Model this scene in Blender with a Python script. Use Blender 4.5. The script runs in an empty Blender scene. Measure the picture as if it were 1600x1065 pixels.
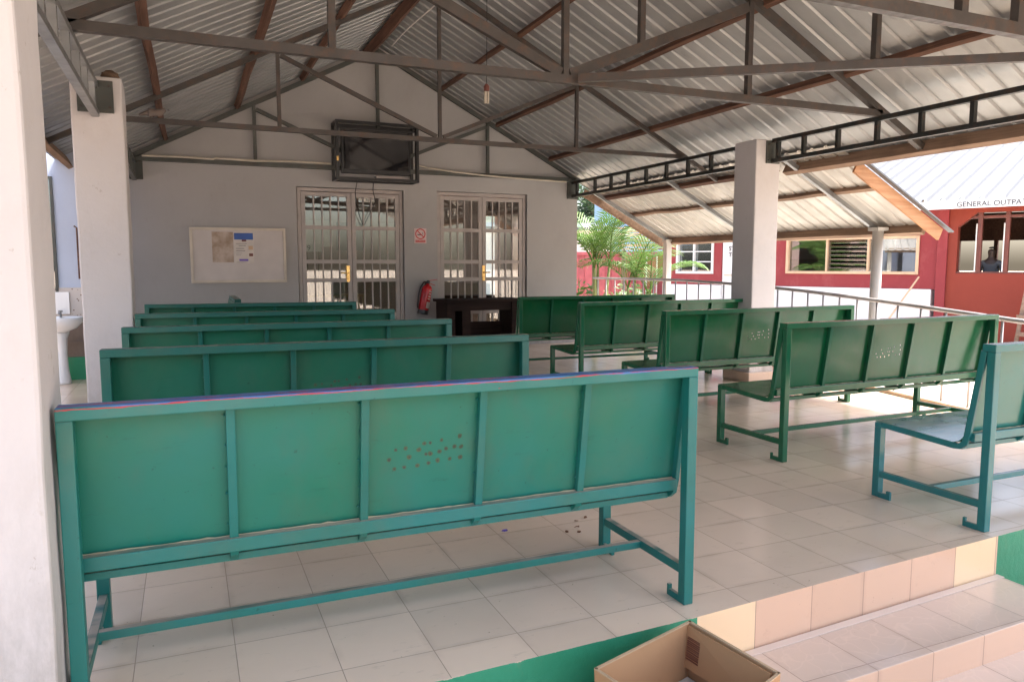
import bpy, bmesh, math, random
from mathutils import Vector, Matrix
random.seed(7)
rad = math.radians
K = 1.27            # everything below is laid out in units of the eye height above the tiled floor (1.27 m); scaled to metres at the end
C = bpy.context.scene.collection
sc = bpy.context.scene

# ---------------------------------------------------------------- camera
cam_d = bpy.data.cameras.new('camera'); cam = bpy.data.objects.new('camera', cam_d); C.objects.link(cam)
cam_d.sensor_width = 36; cam_d.lens = 1172.0/1600*36; cam_d.clip_start = .02; cam_d.clip_end = 600
yaw, pitch = rad(23.39), rad(5.83)
fwd = Vector((math.sin(yaw)*math.cos(pitch), math.cos(yaw)*math.cos(pitch), -math.sin(pitch)))
rgt = Vector((math.cos(yaw), -math.sin(yaw), 0)); up = rgt.cross(fwd)
cam.matrix_world = Matrix(((rgt.x, up.x, -fwd.x, 0), (rgt.y, up.y, -fwd.y, 0), (rgt.z, up.z, -fwd.z, 1.0*K), (0, 0, 0, 1)))
sc.camera = cam

# ---------------------------------------------------------------- sky and sun
SUN_EL, SUN_AZ = 66, 108      # azimuth clockwise from +Y
w = bpy.data.worlds.new('World'); sc.world = w; w.use_nodes = True
nt = w.node_tree; nt.nodes.clear()
wo = nt.nodes.new('ShaderNodeOutputWorld'); wb = nt.nodes.new('ShaderNodeBackground'); sk = nt.nodes.new('ShaderNodeTexSky')
sk.sky_type = 'NISHITA'; sk.sun_disc = False; sk.sun_elevation = rad(SUN_EL); sk.sun_rotation = rad(SUN_AZ)
sk.air_density = 1.0; sk.dust_density = 5.0; sk.ozone_density = .8
wb.inputs[1].default_value = .15
nt.links.new(sk.outputs[0], wb.inputs[0]); nt.links.new(wb.outputs[0], wo.inputs[0])
sl = bpy.data.lights.new('sun', 'SUN'); sl.energy = 2.2; sl.angle = rad(.6); sl.color = (1, .95, .88)
so = bpy.data.objects.new('sun', sl); C.objects.link(so)
sd = Vector((math.sin(rad(SUN_AZ))*math.cos(rad(SUN_EL)), math.cos(rad(SUN_AZ))*math.cos(rad(SUN_EL)), math.sin(rad(SUN_EL))))
so.rotation_euler = sd.to_track_quat('Z', 'Y').to_euler()
sc.view_settings.view_transform = 'Standard'; sc.view_settings.look = 'None'
sc.view_settings.exposure = 2.3; sc.view_settings.gamma = 1
sc.cycles.max_bounces = 10; sc.cycles.diffuse_bounces = 6; sc.cycles.transparent_max_bounces = 24

# ---------------------------------------------------------------- mesh helpers
class MB:
    def __init__(s): s.v = []; s.f = []; s.mi = []; s.cur = 0
    def face(s, idx): s.f.append(idx); s.mi.append(s.cur)
    def hexa(s, p):      # p: 8 points, bottom 4 ccw then top 4
        n = len(s.v); s.v += [Vector(q) for q in p]
        for q in ((3,2,1,0),(4,5,6,7),(0,1,5,4),(1,2,6,5),(2,3,7,6),(3,0,4,7)): s.face([n+i for i in q])
        return s
    def box(s, x0, x1, y0, y1, z0, z1):
        return s.hexa([(x0,y0,z0),(x1,y0,z0),(x1,y1,z0),(x0,y1,z0),(x0,y0,z1),(x1,y0,z1),(x1,y1,z1),(x0,y1,z1)])
    def bar(s, p, q, w_, h, upv=(0,0,1)):
        p, q = Vector(p), Vector(q); d = (q-p).normalized(); u = Vector(upv)
        if abs(d.dot(u)) > .98: u = Vector((0,1,0))
        r = d.cross(u).normalized(); u = r.cross(d)
        r *= w_/2; u *= h/2
        return s.hexa([p-r-u, p+r-u, q+r-u, q-r-u, p-r+u, p+r+u, q+r+u, q-r+u])
    def path(s, pts, a, b, upv=(1,0,0)):   # rectangular section swept along pts; a across upv, b other
        pts = [Vector(p) for p in pts]; n0 = len(s.v); N = len(pts); u = Vector(upv).normalized()
        for i, p in enumerate(pts):
            d1 = (pts[i]-pts[i-1]).normalized() if i else (pts[1]-pts[0]).normalized()
            d2 = (pts[i+1]-pts[i]).normalized() if i < N-1 else d1
            d = (d1+d2).normalized(); r = u.cross(d).normalized(); k = 1/max(.4, d.dot(d1))
            for (sa, sb) in ((-1,-1),(1,-1),(1,1),(-1,1)): s.v.append(p+u*(sa*a/2)+r*(sb*b/2*k))
        for i in range(N-1):
            for j in range(4):
                k2 = (j+1) % 4; s.face([n0+i*4+j, n0+i*4+k2, n0+i*4+4+k2, n0+i*4+4+j])
        s.face([n0+3,n0+2,n0+1,n0]); m = n0+(N-1)*4; s.face([m,m+1,m+2,m+3])
        return s
    def tube(s, pts, r, n=8, caps=True):
        pts = [Vector(p) for p in pts]; N = len(pts); rs = r if isinstance(r, (list, tuple)) else [r]*N
        n0 = len(s.v); ref = None
        for i, p in enumerate(pts):
            d = (pts[min(i+1,N-1)]-pts[max(i-1,0)]).normalized()
            if ref is None: ref = d.orthogonal().normalized()
            ref = (ref-d*ref.dot(d)).normalized(); o = d.cross(ref)
            for j in range(n):
                a = 2*math.pi*j/n; s.v.append(p+(ref*math.cos(a)+o*math.sin(a))*rs[i])
        for i in range(N-1):
            for j in range(n):
                k = (j+1) % n; s.face([n0+i*n+j, n0+i*n+k, n0+(i+1)*n+k, n0+(i+1)*n+j])
        if caps: s.face([n0+j for j in range(n)][::-1]); s.face([n0+(N-1)*n+j for j in range(n)])
        return s
    def prism(s, poly, a, b, axis='y'):   # poly in 2D extruded a..b; axis y: (x,z); z: (x,y); x: (y,z)
        n0 = len(s.v); n = len(poly)
        def P(c, t):
            return Vector((c[0], t, c[1])) if axis == 'y' else Vector((c[0], c[1], t)) if axis == 'z' else Vector((t, c[0], c[1]))
        for t in (a, b):
            for c in poly: s.v.append(P(c, t))
        s.face(list(range(n0, n0+n))); s.face(list(range(n0+n, n0+2*n))[::-1])
        for i in range(n):
            j = (i+1) % n; s.face([n0+i, n0+n+i, n0+n+j, n0+j])
        return s
    def lathe(s, prof, cx, cy, n=24, sx=1, sy=1):
        n0 = len(s.v)
        for (r, z) in prof:
            for j in range(n):
                a = 2*math.pi*j/n; s.v.append(Vector((cx+r*sx*math.cos(a), cy+r*sy*math.sin(a), z)))
        for i in range(len(prof)-1):
            for j in range(n):
                k = (j+1) % n; s.face([n0+i*n+j, n0+i*n+k, n0+(i+1)*n+k, n0+(i+1)*n+j])
        s.face([n0+j for j in range(n)][::-1]); s.face([n0+(len(prof)-1)*n+j for j in range(n)])
        return s
    def quad(s, a, b, c, d):
        n = len(s.v); s.v += [Vector(a), Vector(b), Vector(c), Vector(d)]; s.face([n,n+1,n+2,n+3]); return s
    def build(s, name, mat, parent=None, smooth=False, bevel=0, fix=True):
        me = bpy.data.meshes.new(name); me.from_pydata([tuple(v) for v in s.v], [], s.f)
        mats = mat if isinstance(mat, (list, tuple)) else [mat]
        for m in mats: me.materials.append(m)
        for p, i in zip(me.polygons, s.mi): p.material_index = i; p.use_smooth = smooth
        if fix:
            bm = bmesh.new(); bm.from_mesh(me); bmesh.ops.recalc_face_normals(bm, faces=bm.faces); bm.to_mesh(me); bm.free()
        o = bpy.data.objects.new(name, me); C.objects.link(o); o.parent = parent
        if bevel:
            b = o.modifiers.new('bevel', 'BEVEL'); b.width = bevel; b.segments = 2; b.limit_method = 'ANGLE'; b.angle_limit = rad(40)
        return o

def tag(o, label=None, cat=None, group=None, kind=None):
    if label: o['label'] = label
    if cat: o['category'] = cat
    if group: o['group'] = group
    if kind: o['kind'] = kind
    return o
def empty(name, loc=(0,0,0), rz=0, rx=0, ry=0):
    o = bpy.data.objects.new(name, None); C.objects.link(o); o.location = loc; o.rotation_euler = (rx, ry, rz); o.empty_display_size = .1
    return o
def copy_tree(o, parent=None):
    c = o.copy(); C.objects.link(c); c.parent = parent
    for ch in [x for x in list(C.objects) if x.parent == o]: copy_tree(ch, c)
    return c
def text_obj(name, body, size, mat, loc, rot, parent=None, depth=.003, align='LEFT'):
    cu = bpy.data.curves.new(name, 'FONT'); cu.body = body; cu.size = size; cu.extrude = depth; cu.align_x = align
    t = bpy.data.objects.new(name, cu); C.objects.link(t)
    dg = bpy.context.evaluated_depsgraph_get(); me = bpy.data.meshes.new_from_object(t.evaluated_get(dg))
    bpy.data.objects.remove(t); me.materials.clear(); me.materials.append(mat)
    o = bpy.data.objects.new(name, me); C.objects.link(o); o.location = loc; o.rotation_euler = rot; o.parent = parent
    return o

# ---------------------------------------------------------------- materials
MATS = {}
class NB:
    def __init__(s, name):
        s.m = bpy.data.materials.new(name); s.m.use_nodes = True; s.t = s.m.node_tree; s.t.nodes.clear()
        s.out = s.t.nodes.new('ShaderNodeOutputMaterial'); s.b = s.t.nodes.new('ShaderNodeBsdfPrincipled')
        s.t.links.new(s.b.outputs[0], s.out.inputs[0])
        tc = s.t.nodes.new('ShaderNodeTexCoord'); mp = s.t.nodes.new('ShaderNodeMapping'); s.t.links.new(tc.outputs['Object'], mp.inputs[0])
        mp.inputs['Scale'].default_value = (1/K,)*3; s.co = mp.outputs[0]
    def n(s, typ, **kw):
        nd = s.t.nodes.new(typ)
        for k, v in kw.items(): setattr(nd, k, v)
        return nd
    def l(s, a, b): s.t.links.new(a, b)
    def noise(s, scale, detail=4, stretch=None, rough=.55, co=None):
        nd = s.n('ShaderNodeTexNoise'); nd.inputs['Scale'].default_value = scale; nd.inputs['Detail'].default_value = detail; nd.inputs['Roughness'].default_value = rough
        c = co or s.co
        if stretch:
            mp = s.n('ShaderNodeMapping'); mp.inputs['Scale'].default_value = stretch; s.l(c, mp.inputs[0]); c = mp.outputs[0]
        s.l(c, nd.inputs['Vector']); return nd.outputs['Fac']
    def ramp(s, fac, a, b, lo=0, hi=1):
        m = s.n('ShaderNodeMapRange'); m.inputs[1].default_value = a; m.inputs[2].default_value = b; m.inputs[3].default_value = lo; m.inputs[4].default_value = hi
        s.l(fac, m.inputs[0]); return m.outputs[0]
    def mix(s, fac, a, b, typ='MIX'):
        m = s.n('ShaderNodeMix'); m.data_type = 'RGBA'; m.blend_type = typ
        for sock, v in ((m.inputs[0], fac), (m.inputs[6], a), (m.inputs[7], b)):
            if hasattr(v, 'is_output'): s.l(v, sock)
            elif isinstance(v, (int, float)): sock.default_value = v
            else: sock.default_value = (*v[:3], 1)
        return m.outputs[2]
    def math(s, op, a, b=None):
        m = s.n('ShaderNodeMath', operation=op)
        for i, v in enumerate((a, b)):
            if v is None: continue
            if hasattr(v, 'is_output'): s.l(v, m.inputs[i])
            else: m.inputs[i].default_value = v
        return m.outputs[0]
    def col(s, c): 
        if hasattr(c, 'is_output'): s.l(c, s.b.inputs['Base Color'])
        else: s.b.inputs['Base Color'].default_value = (*c[:3], 1)
        return s
    def set(s, **kw):
        for k, v in kw.items():
            nm = {'rough':'Roughness','metal':'Metallic','spec':'Specular IOR Level','coat':'Coat Weight'}[k]
            if hasattr(v, 'is_output'): s.l(v, s.b.inputs[nm])
            else: s.b.inputs[nm].default_value = v
        return s
    def bump(s, h, strength=.3, dist=.01):
        b = s.n('ShaderNodeBump'); b.inputs['Strength'].default_value = strength; b.inputs['Distance'].default_value = dist
        s.l(h, b.inputs['Height']); s.l(b.outputs[0], s.b.inputs['Normal']); return s
    def upness(s, a=.9, b=.99):
        g = s.n('ShaderNodeNewGeometry'); sp = s.n('ShaderNodeSeparateXYZ'); s.l(g.outputs['Normal'], sp.inputs[0]); return s.ramp(sp.outputs[2], a, b)
def scl(c, k): return tuple(x*k for x in c)

def plain(name, c, rough=.6, metal=0, var=.15, scale=6, bump=.1, spec=.5, bs=60):
    b = NB(name); f = b.noise(scale, 5); b.col(b.mix(b.ramp(f, .3, .7), scl(c, 1-var), scl(c, 1+var))).set(rough=rough, metal=metal, spec=spec)
    if bump: b.bump(b.noise(bs, 3), bump, .004)
    return b.m
def paint(name, c, c2, dust=.6, rough=.40, chips=False):
    b = NB(name); f = b.noise(2.2, 4); col = b.mix(b.ramp(f, .35, .65), c, c2)
    sp = b.noise(55, 2, rough=.7); col = b.mix(b.ramp(sp, .70, .76, 0, .55), col, scl(c, .35))
    sr = b.noise(26, 6, (.25, 1, 1.6), .8); col = b.mix(b.ramp(sr, .60, .68, 0, .35), col, scl(c, .45))
    sm = b.noise(3.5, 6, (1, 1, 1), .65); col = b.mix(b.ramp(sm, .52, .75, 0, .22), col, (.11, .13, .07))
    st = b.noise(7, 6, (1, 1, .5), .7); col = b.mix(b.ramp(st, .50, .85, 0, .30), col, (.10, .09, .06))
    if chips:
        sz = b.n('ShaderNodeSeparateXYZ'); b.l(b.co, sz.inputs[0]); zz = sz.outputs[2]
        edge = b.math('ADD', zz, b.math('MULTIPLY', b.noise(6, 6, (.6, 4, 4), .7), .022))      # ragged line near the top edge
        blue = b.math('MULTIPLY', b.ramp(edge, .7135, .7145), b.ramp(b.noise(3, 4, (.5, 1, 1)), .40, .44))
        col = b.mix(blue, col, (.045, .15, .36))
        e2 = b.math('ADD', zz, b.math('MULTIPLY', b.noise(9, 7, (.4, 5, 5), .75), .022))
        band = b.math('MULTIPLY', b.ramp(e2, .7125, .7132), b.ramp(e2, .7150, .7158, 1, 0)); col = b.mix(b.math('MULTIPLY', band, b.ramp(b.noise(4, 3), .42, .46)), col, (.36, .03, .04))
        spot = b.ramp(b.noise(10, 5, (.7, 2, 1.5), .7), .665, .675); col = b.mix(spot, col, (.30, .04, .05))
    else:
        d = b.math('MULTIPLY', b.upness(), b.ramp(b.noise(9, 5, (.5, 2, 2)), .34, .56, .15*dust, dust)); col = b.mix(d, col, (.42, .33, .26))
    b.col(col).set(rough=b.ramp(b.noise(12, 4), .3, .7, rough*.75, rough*1.4), spec=.42); b.bump(b.noise(7, 3), .15, .006)
    return b.m
def metal(name, c, rough=.45, metallic=.7, rust=0):
    b = NB(name); col = b.mix(b.ramp(b.noise(4, 6), .3, .7), scl(c, .75), scl(c, 1.25))
    if rust: col = b.mix(b.ramp(b.noise(14, 6, rough=.7), .5, .68, 0, rust), col, (.16, .07, .03))
    b.col(col).set(rough=b.ramp(b.noise(20, 4), .3, .7, rough*.8, rough*1.25), metal=metallic); b.bump(b.noise(90, 2), .1, .002)
    return b.m
def wood(name, c, c2, axis='y'):
    b = NB(name); st = {'y': (14, .8, 14), 'x': (.8, 14, 14), 'z': (14, 14, .8)}[axis]
    f = b.noise(2.5, 6, st, .6); col = b.mix(b.ramp(f, .3, .7), c, c2)
    col = b.mix(b.ramp(b.noise(2.2, 4), .5, .8, 0, .6), col, scl(c, .35))
    b.col(col).set(rough=.8, spec=.2); b.bump(f, .5, .01); return b.m
def plaster(name, c, stain=.25, stainc=(.30, .25, .19), rough=.75, grit=.35, low=0):
    b = NB(name); col = b.mix(b.ramp(b.noise(1.3, 5), .3, .7), scl(c, .93), scl(c, 1.05))
    col = b.mix(b.ramp(b.noise(3.2, 8, (1, 1, .6), .72), .52, .80, 0, stain), col, stainc)
    col = b.mix(b.ramp(b.noise(34, 4, (1, 1, .5), .7), .66, .75, 0, stain), col, stainc)
    if low:
        sp = b.n('ShaderNodeSeparateXYZ'); b.l(b.co, sp.inputs[0]); zf = b.ramp(sp.outputs[2], 0, .75, 1, 0)
        g1 = b.math('MULTIPLY', zf, b.ramp(b.noise(5, 8, (1, 1, .35), .75), .44, .66, 0, low)); col = b.mix(g1, col, (.15, .13, .10))
        g2 = b.ramp(b.noise(18, 7, (1, 1, .6), .8), .64, .67, 0, low*.8); col = b.mix(g2, col, (.30, .25, .20))
    b.col(col).set(rough=rough, spec=.3); b.bump(b.noise(9, 8, rough=.6), grit, .012); return b.m

def tiles(name, c, tw, th, ox, oy, grout, rough=.2, coat=0, var=.06, dirt=.5, swirl=0, plane='xy', odd=None, msize=.0015):
    b = NB(name); sx = b.n('ShaderNodeSeparateXYZ'); b.l(b.co, sx.inputs[0])
    X = sx.outputs[0]; Y = sx.outputs[1] if plane == 'xy' else sx.outputs[2]
    def cell(v, o, w_):
        q = b.math('DIVIDE', b.math('SUBTRACT', v, o), w_); fl = b.math('FLOOR', q); fr = b.math('SUBTRACT', q, fl)
        e = b.math('MULTIPLY', b.math('MINIMUM', fr, b.math('SUBTRACT', 1.0, fr)), w_); return fl, e
    fx, ex = cell(X, ox, tw); fy, ey = cell(Y, oy, th)
    e = b.math('MINIMUM', ex, ey); line = b.ramp(e, msize*.5, msize, 1, 0)
    cm = b.n('ShaderNodeCombineXYZ'); b.l(fx, cm.inputs[0]); b.l(fy, cm.inputs[1])
    wn = b.n('ShaderNodeTexWhiteNoise'); wn.noise_dimensions = '2D'; b.l(cm.outputs[0], wn.inputs[0])
    base = b.mix(wn.outputs['Value'], scl(c, 1-var), scl(c, 1+var))
    if odd: base = b.mix(b.ramp(wn.outputs['Value'], .80, .81), base, odd)
    d1 = b.noise(1.1, 5, rough=.5); base = b.mix(b.ramp(d1, .45, .80, 0, dirt*.8), base, (.40, .30, .23))
    d2 = b.noise(11, 7, (1, 2.2, 1), .75); base = b.mix(b.ramp(d2, .60, .80, 0, dirt*.7), base, (.27, .19, .14))
    sc_ = b.noise(4.5, 8, (1, 3.2, 1), .8); base = b.mix(b.ramp(sc_, .60, .70, 0, dirt*.55), base, (.30, .22, .17))
    sp = b.noise(70, 2); base = b.mix(b.ramp(sp, .73, .77, 0, dirt), base, (.16, .10, .07))
    near = b.math('MULTIPLY', b.ramp(e, 0, .02, 1, 0), b.ramp(b.noise(6, 4), .45, .7, 0, .35)); base = b.mix(near, base, (.33, .23, .17))
    h = line
    if swirl:
        v = b.n('ShaderNodeTexVoronoi'); v.feature = 'DISTANCE_TO_EDGE'; v.inputs['Scale'].default_value = 14
        nv = b.n('ShaderNodeTexNoise'); nv.inputs['Scale'].default_value = 5; b.l(b.co, nv.inputs['Vector'])
        av = b.n('ShaderNodeVectorMath'); av.operation = 'MULTIPLY_ADD'; b.l(nv.outputs['Color'], av.inputs[0]); av.inputs[1].default_value = (.25,)*3; b.l(b.co, av.inputs[2])
        b.l(av.outputs[0], v.inputs['Vector']); sw = b.ramp(v.outputs['Distance'], 0, .05, 1, 0)
        base = b.mix(b.math('MULTIPLY', sw, .18), base, scl(c, 1.25)); h = b.math('MAXIMUM', line, b.math('MULTIPLY', sw, -.4))
    b.col(b.mix(line, base, grout)).set(rough=b.ramp(b.noise(3, 3, rough=.5), .3, .7, rough, rough*1.5), spec=.5)
    hh = b.math('ADD', b.math('MULTIPLY', h, -1.0), b.math('MULTIPLY', b.noise(3, 1), .2)); b.bump(hh, .25, .004)
    return b.m

def glass(name, tint=(.75, .82, .8), refl=.25, trans=.75):
    b = NB(name); t = b.n('ShaderNodeBsdfTransparent'); t.inputs[0].default_value = (*scl(tint, 1), 1)
    g = b.n('ShaderNodeBsdfGlossy'); g.inputs['Roughness'].default_value = .02
    fr = b.n('ShaderNodeFresnel'); fr.inputs[0].default_value = 1.5
    mx = b.n('ShaderNodeMixShader'); b.l(b.math('MINIMUM', b.math('ADD', b.math('MULTIPLY', fr.outputs[0], 1.3), refl), 1.0), mx.inputs[0])
    b.l(t.outputs[0], mx.inputs[1]); b.l(g.outputs[0], mx.inputs[2]); b.l(mx.outputs[0], b.out.inputs[0]); return b.m

M = {}
M['tile'] = tiles('floor_tiles', (.78, .61, .47), .237, .24, .079, 1.79, (.46, .33, .25), rough=.16, dirt=.62)
M['riser'] = tiles('riser_tiles', (.66, .43, .30), .2375, 9, .099, -4, (.30, .19, .14), rough=.17, plane='xz', var=.07, dirt=.3, odd=(.80, .58, .36))
M['tread'] = tiles('tread_tiles', (.72, .57, .47), .2375, .24, .099, 1.485, (.42, .30, .25), rough=.17, dirt=.22, swirl=1)
M['green_riser'] = plaster('green_plaster_paint', (.035, .27, .14), .35, (.45, .38, .3), .5, .5)
def chipped():
    b = NB('chipped_green_plaster'); sp = b.n('ShaderNodeSeparateXYZ'); b.l(b.co, sp.inputs[0])
    col = b.mix(b.ramp(b.noise(2.5, 6, rough=.7), .3, .7), (.022, .20, .10), (.035, .27, .15))
    col = b.mix(b.ramp(b.noise(8, 7, (1, 1, .5), .75), .55, .75, 0, .45), col, (.16, .20, .12))
    e = b.math('ADD', sp.outputs[2], b.math('MULTIPLY', b.noise(16, 6, rough=.75), .022)); col = b.mix(b.ramp(e, .0108, .0120), col, (.58, .46, .36))
    col = b.mix(b.ramp(b.noise(30, 3, rough=.7), .72, .74), col, (.55, .48, .40))
    b.col(col).set(rough=.5, spec=.4); b.bump(b.noise(14, 8, rough=.7), .6, .012); return b.m
M['green_slab'] = chipped()
M['wall'] = plaster('gable_wall_paint', (.40, .385, .37), .2, (.24, .2, .15), .5, .12, .45)
M['column'] = plaster('column_paint', (.57, .535, .52), .25, (.36, .29, .22), .7, .45, .6)
M['steel'] = metal('painted_steel', (.065, .056, .05), .5, .25, .35)
M['steel_grey'] = metal('grey_green_steel', (.075, .08, .07), .5, .25, .2)
M['steel_backlit'] = metal('backlit_steel', (.028, .030, .027), .45, .3, .3)  # darkened copy of the steel; the right girders' backlighting is in the colour
M['galv'] = metal('galvanised_sheet', (.26, .265, .265), .38, .62, .0)
def roof_metal(name, c, m, r):
    b = NB(name); col = b.mix(b.ramp(b.noise(1.4, 6, (1, 2, 1)), .3, .7), scl(c, .8), scl(c, 1.15))
    col = b.mix(b.ramp(b.noise(9, 6, (.3, 2, 1), .7), .58, .8, 0, .5), col, scl(c, .45))
    b.col(col).set(rough=b.ramp(b.noise(5, 5), .3, .7, r*.75, r*1.3), metal=m); b.bump(b.noise(6, 3, (.6, 2, 1)), .15, .006); return b.m
M['roof'] = roof_metal('corrugated_roof_sheet', (.37, .375, .37), .4, .40)
M['roof_annex'] = roof_metal('bounce_lit_roof_sheet', (.50, .47, .42), .35, .45)  # lighter, warmer copy of the roof metal with ground bounce in its colour
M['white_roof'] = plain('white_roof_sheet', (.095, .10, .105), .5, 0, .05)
M['timber'] = wood('purlin_timber', (.085, .045, .032), (.19, .10, .066))
M['timber_eave'] = wood('eave_timber', (.20, .13, .09), (.33, .22, .15))
M['orange_board'] = wood('orange_board', (.36, .17, .08), (.50, .28, .15), 'x')
M['white_paint'] = plain('white_paint', (.72, .70, .66), .5, 0, .08, bump=.1)
M['white_gloss'] = plain('white_ceramic', (.80, .81, .82), .12, 0, .03, bump=0)
M['door_metal'] = plain('greige_door_paint', (.42, .37, .34), .4, 0, .12)
M['brass'] = metal('brass', (.75, .48, .18), .25, 1)
M['black'] = plain('black_plastic', (.012, .012, .013), .3, 0, .2, bump=.05)
M['desk'] = wood('dark_desk_wood', (.018, .010, .008), (.035, .02, .016), 'x')
M['red_paint'] = plain('red_enamel', (.55, .015, .02), .25, 0, .15, bump=0)
M['red_ink'] = plain('red_ink', (.60, .05, .05), .6, 0, .1, bump=0)
M['dark_ink'] = plain('dark_ink', (.03, .03, .035), .6, 0, .1, bump=0)
M['blue_ink'] = plain('blue_ink', (.05, .12, .38), .6, 0, .2, bump=0)
M['purple_ink'] = plain('purple_ink', (.16, .10, .45), .6, 0, .2, bump=0)
M['paper'] = plain('paper', (.66, .60, .54), .7, 0, .08, 12, 0)
M['white_board'] = plain('notice_board_face', (.60, .54, .50), .45, 0, .08, 3, .05)
M['board_frame'] = plain('notice_board_frame', (.62, .55, .45), .5, 0, .1)
b_ = NB('stained_paper'); b_.col(b_.mix(b_.ramp(b_.noise(9, 6), .35, .65), (.60, .50, .42), (.36, .26, .18))).set(rough=.8); M['old_paper'] = b_.m
M['pvc'] = plain('pvc_conduit', (.58, .52, .42), .5, 0, .15)
M['card'] = plaster('cardboard', (.45, .25, .125), .25, (.28, .14, .07), .85, .08)
M['card_edge'] = plain('cardboard_edge', (.52, .36, .22), .9, 0, .15)
M['sand'] = plaster('sandy_ground', (.50, .40, .31), .5, (.36, .27, .20), .9, .6)
M['conc'] = plaster('pale_concrete', (.52, .49, .44), .3, (.35, .30, .25), .8, .5)
M['red_wall'] = plaster('pinkish_red_wall_paint', (.28, .042, .045), .25, (.60, .22, .2), .7, .3)
M['shaded_red_wall'] = plaster('shaded_red_wall_paint', (.25, .040, .022), .2, (.30, .06, .04), .6, .3)  # deeper orange-red for the right-hand wall, its shade put into the colour
M['white_wall'] = plaster('white_wall_paint', (.78, .76, .73), .1, (.6, .5, .4), .7, .3)
M['blue_wall'] = plaster('pale_blue_wall_paint', (.50, .56, .68), .12, (.4, .38, .38), .6, .25)
M['frame_tan'] = plain('tan_window_frame', (.62, .42, .26), .5, 0, .1)
M['frame_maroon'] = plain('maroon_window_frame', (.16, .045, .03), .4, 0, .2)
M['glass'] = glass('window_glass', (.8, .85, .82), .10)
M['glass_dark'] = glass('dark_window_glass', (.45, .5, .5), .25)
M['tv_glass'] = plain('tv_screen', (.012, .012, .014), .06, 0, .1, bump=0, spec=.8)
M['container'] = plain('red_container_paint', (.42, .10, .11), .5, 0, .15)
M['blue_sheet'] = plain('pale_blue_sheet', (.20, .36, .55), .5, 0, .06)
M['stone'] = plaster('brown_stone', (.14, .09, .06), .4, (.2, .15, .1), .9, .8)
M['brown_plaster'] = plaster('stained_brown_plaster', (.24, .19, .16), .5, (.12, .08, .06), .9, .8)
b_ = NB('pebble_terrazzo'); v_ = b_.n('ShaderNodeTexVoronoi'); v_.inputs['Scale'].default_value = 34; b_.l(b_.co, v_.inputs['Vector'])
b_.col(b_.mix(b_.ramp(v_.outputs['Distance'], .16, .24, 1, 0), (.62, .55, .50), (.20, .11, .07))).set(rough=.4); M['terrazzo'] = b_.m
M['side_wall'] = plaster('side_wall_paint', (.30, .34, .42), .12, (.3, .28, .28), .6, .25)
M['bird'] = plaster('bird_feathers', (.20, .16, .14), .4, (.10, .08, .07), .9, .5)
M['skin'] = plain('dark_skin', (.05, .028, .018), .5, 0, .1, bump=0)
M['shirt'] = plain('grey_shirt', (.10, .105, .11), .8, 0, .1)
def leafmat(name, c, c2):
    b = NB(name); col = b.mix(b.ramp(b.noise(5, 3), .3, .7), c, c2); b.col(col).set(rough=.45, spec=.4)
    tr = b.n('ShaderNodeBsdfTranslucent'); b.l(col, tr.inputs[0]); mx = b.n('ShaderNodeMixShader'); mx.inputs[0].default_value = .35
    b.l(b.b.outputs[0], mx.inputs[1]); b.l(tr.outputs[0], mx.inputs[2]); b.l(mx.outputs[0], b.out.inputs[0]); return b.m
M['palm_leaf'] = leafmat('palm_leaf', (.06, .135, .022), (.13, .22, .04))
M['shrub_leaf'] = leafmat('shrub_leaf', (.05, .12, .02), (.10, .19, .035))
M['tree_leaf'] = leafmat('tree_leaf', (.05, .10, .03), (.09, .16, .05))
M['stem'] = plain('palm_stem', (.20, .24, .08), .6, 0, .2)
M['bark'] = wood('bark', (.12, .09, .06), (.22, .17, .12), 'z')
# bench paints
M['L_frame'] = paint('teal_frame_paint', (.006, .125, .098), (.008, .145, .138), .9)
M['L_panel'] = paint('green_panel_paint', (.008, .138, .085), (.008, .146, .115), .9)
M['L_top'] = paint('worn_top_rail_paint', (.012, .145, .12), (.016, .16, .15), .2, chips=True)
M['L2_frame'] = paint('blue_green_frame_paint', (.007, .105, .078), (.009, .115, .095), .3)
M['L2_panel'] = paint('deep_green_panel_paint', (.005, .105, .055), (.006, .112, .068), .3)
M['R_frame'] = paint('dark_green_frame_paint', (.010, .105, .045), (.012, .115, .055), .35, .185)
M['R_panel'] = paint('dark_green_panel_paint', (.006, .095, .030), (.008, .105, .040), .3, .185)
M['R1_frame'] = paint('blue_green_near_frame_paint', (.015, .14, .13), (.02, .17, .19), .35, .185)
M['R1_panel'] = paint('blue_green_near_panel_paint', (.018, .14, .10), (.02, .15, .13), .35, .185)
M['sealant'] = plain('old_sealant', (.34, .30, .20), .9, 0, .35, 14)
M['rust'] = plain('rust_ring', (.06, .085, .045), .9, 0, .3)

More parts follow.
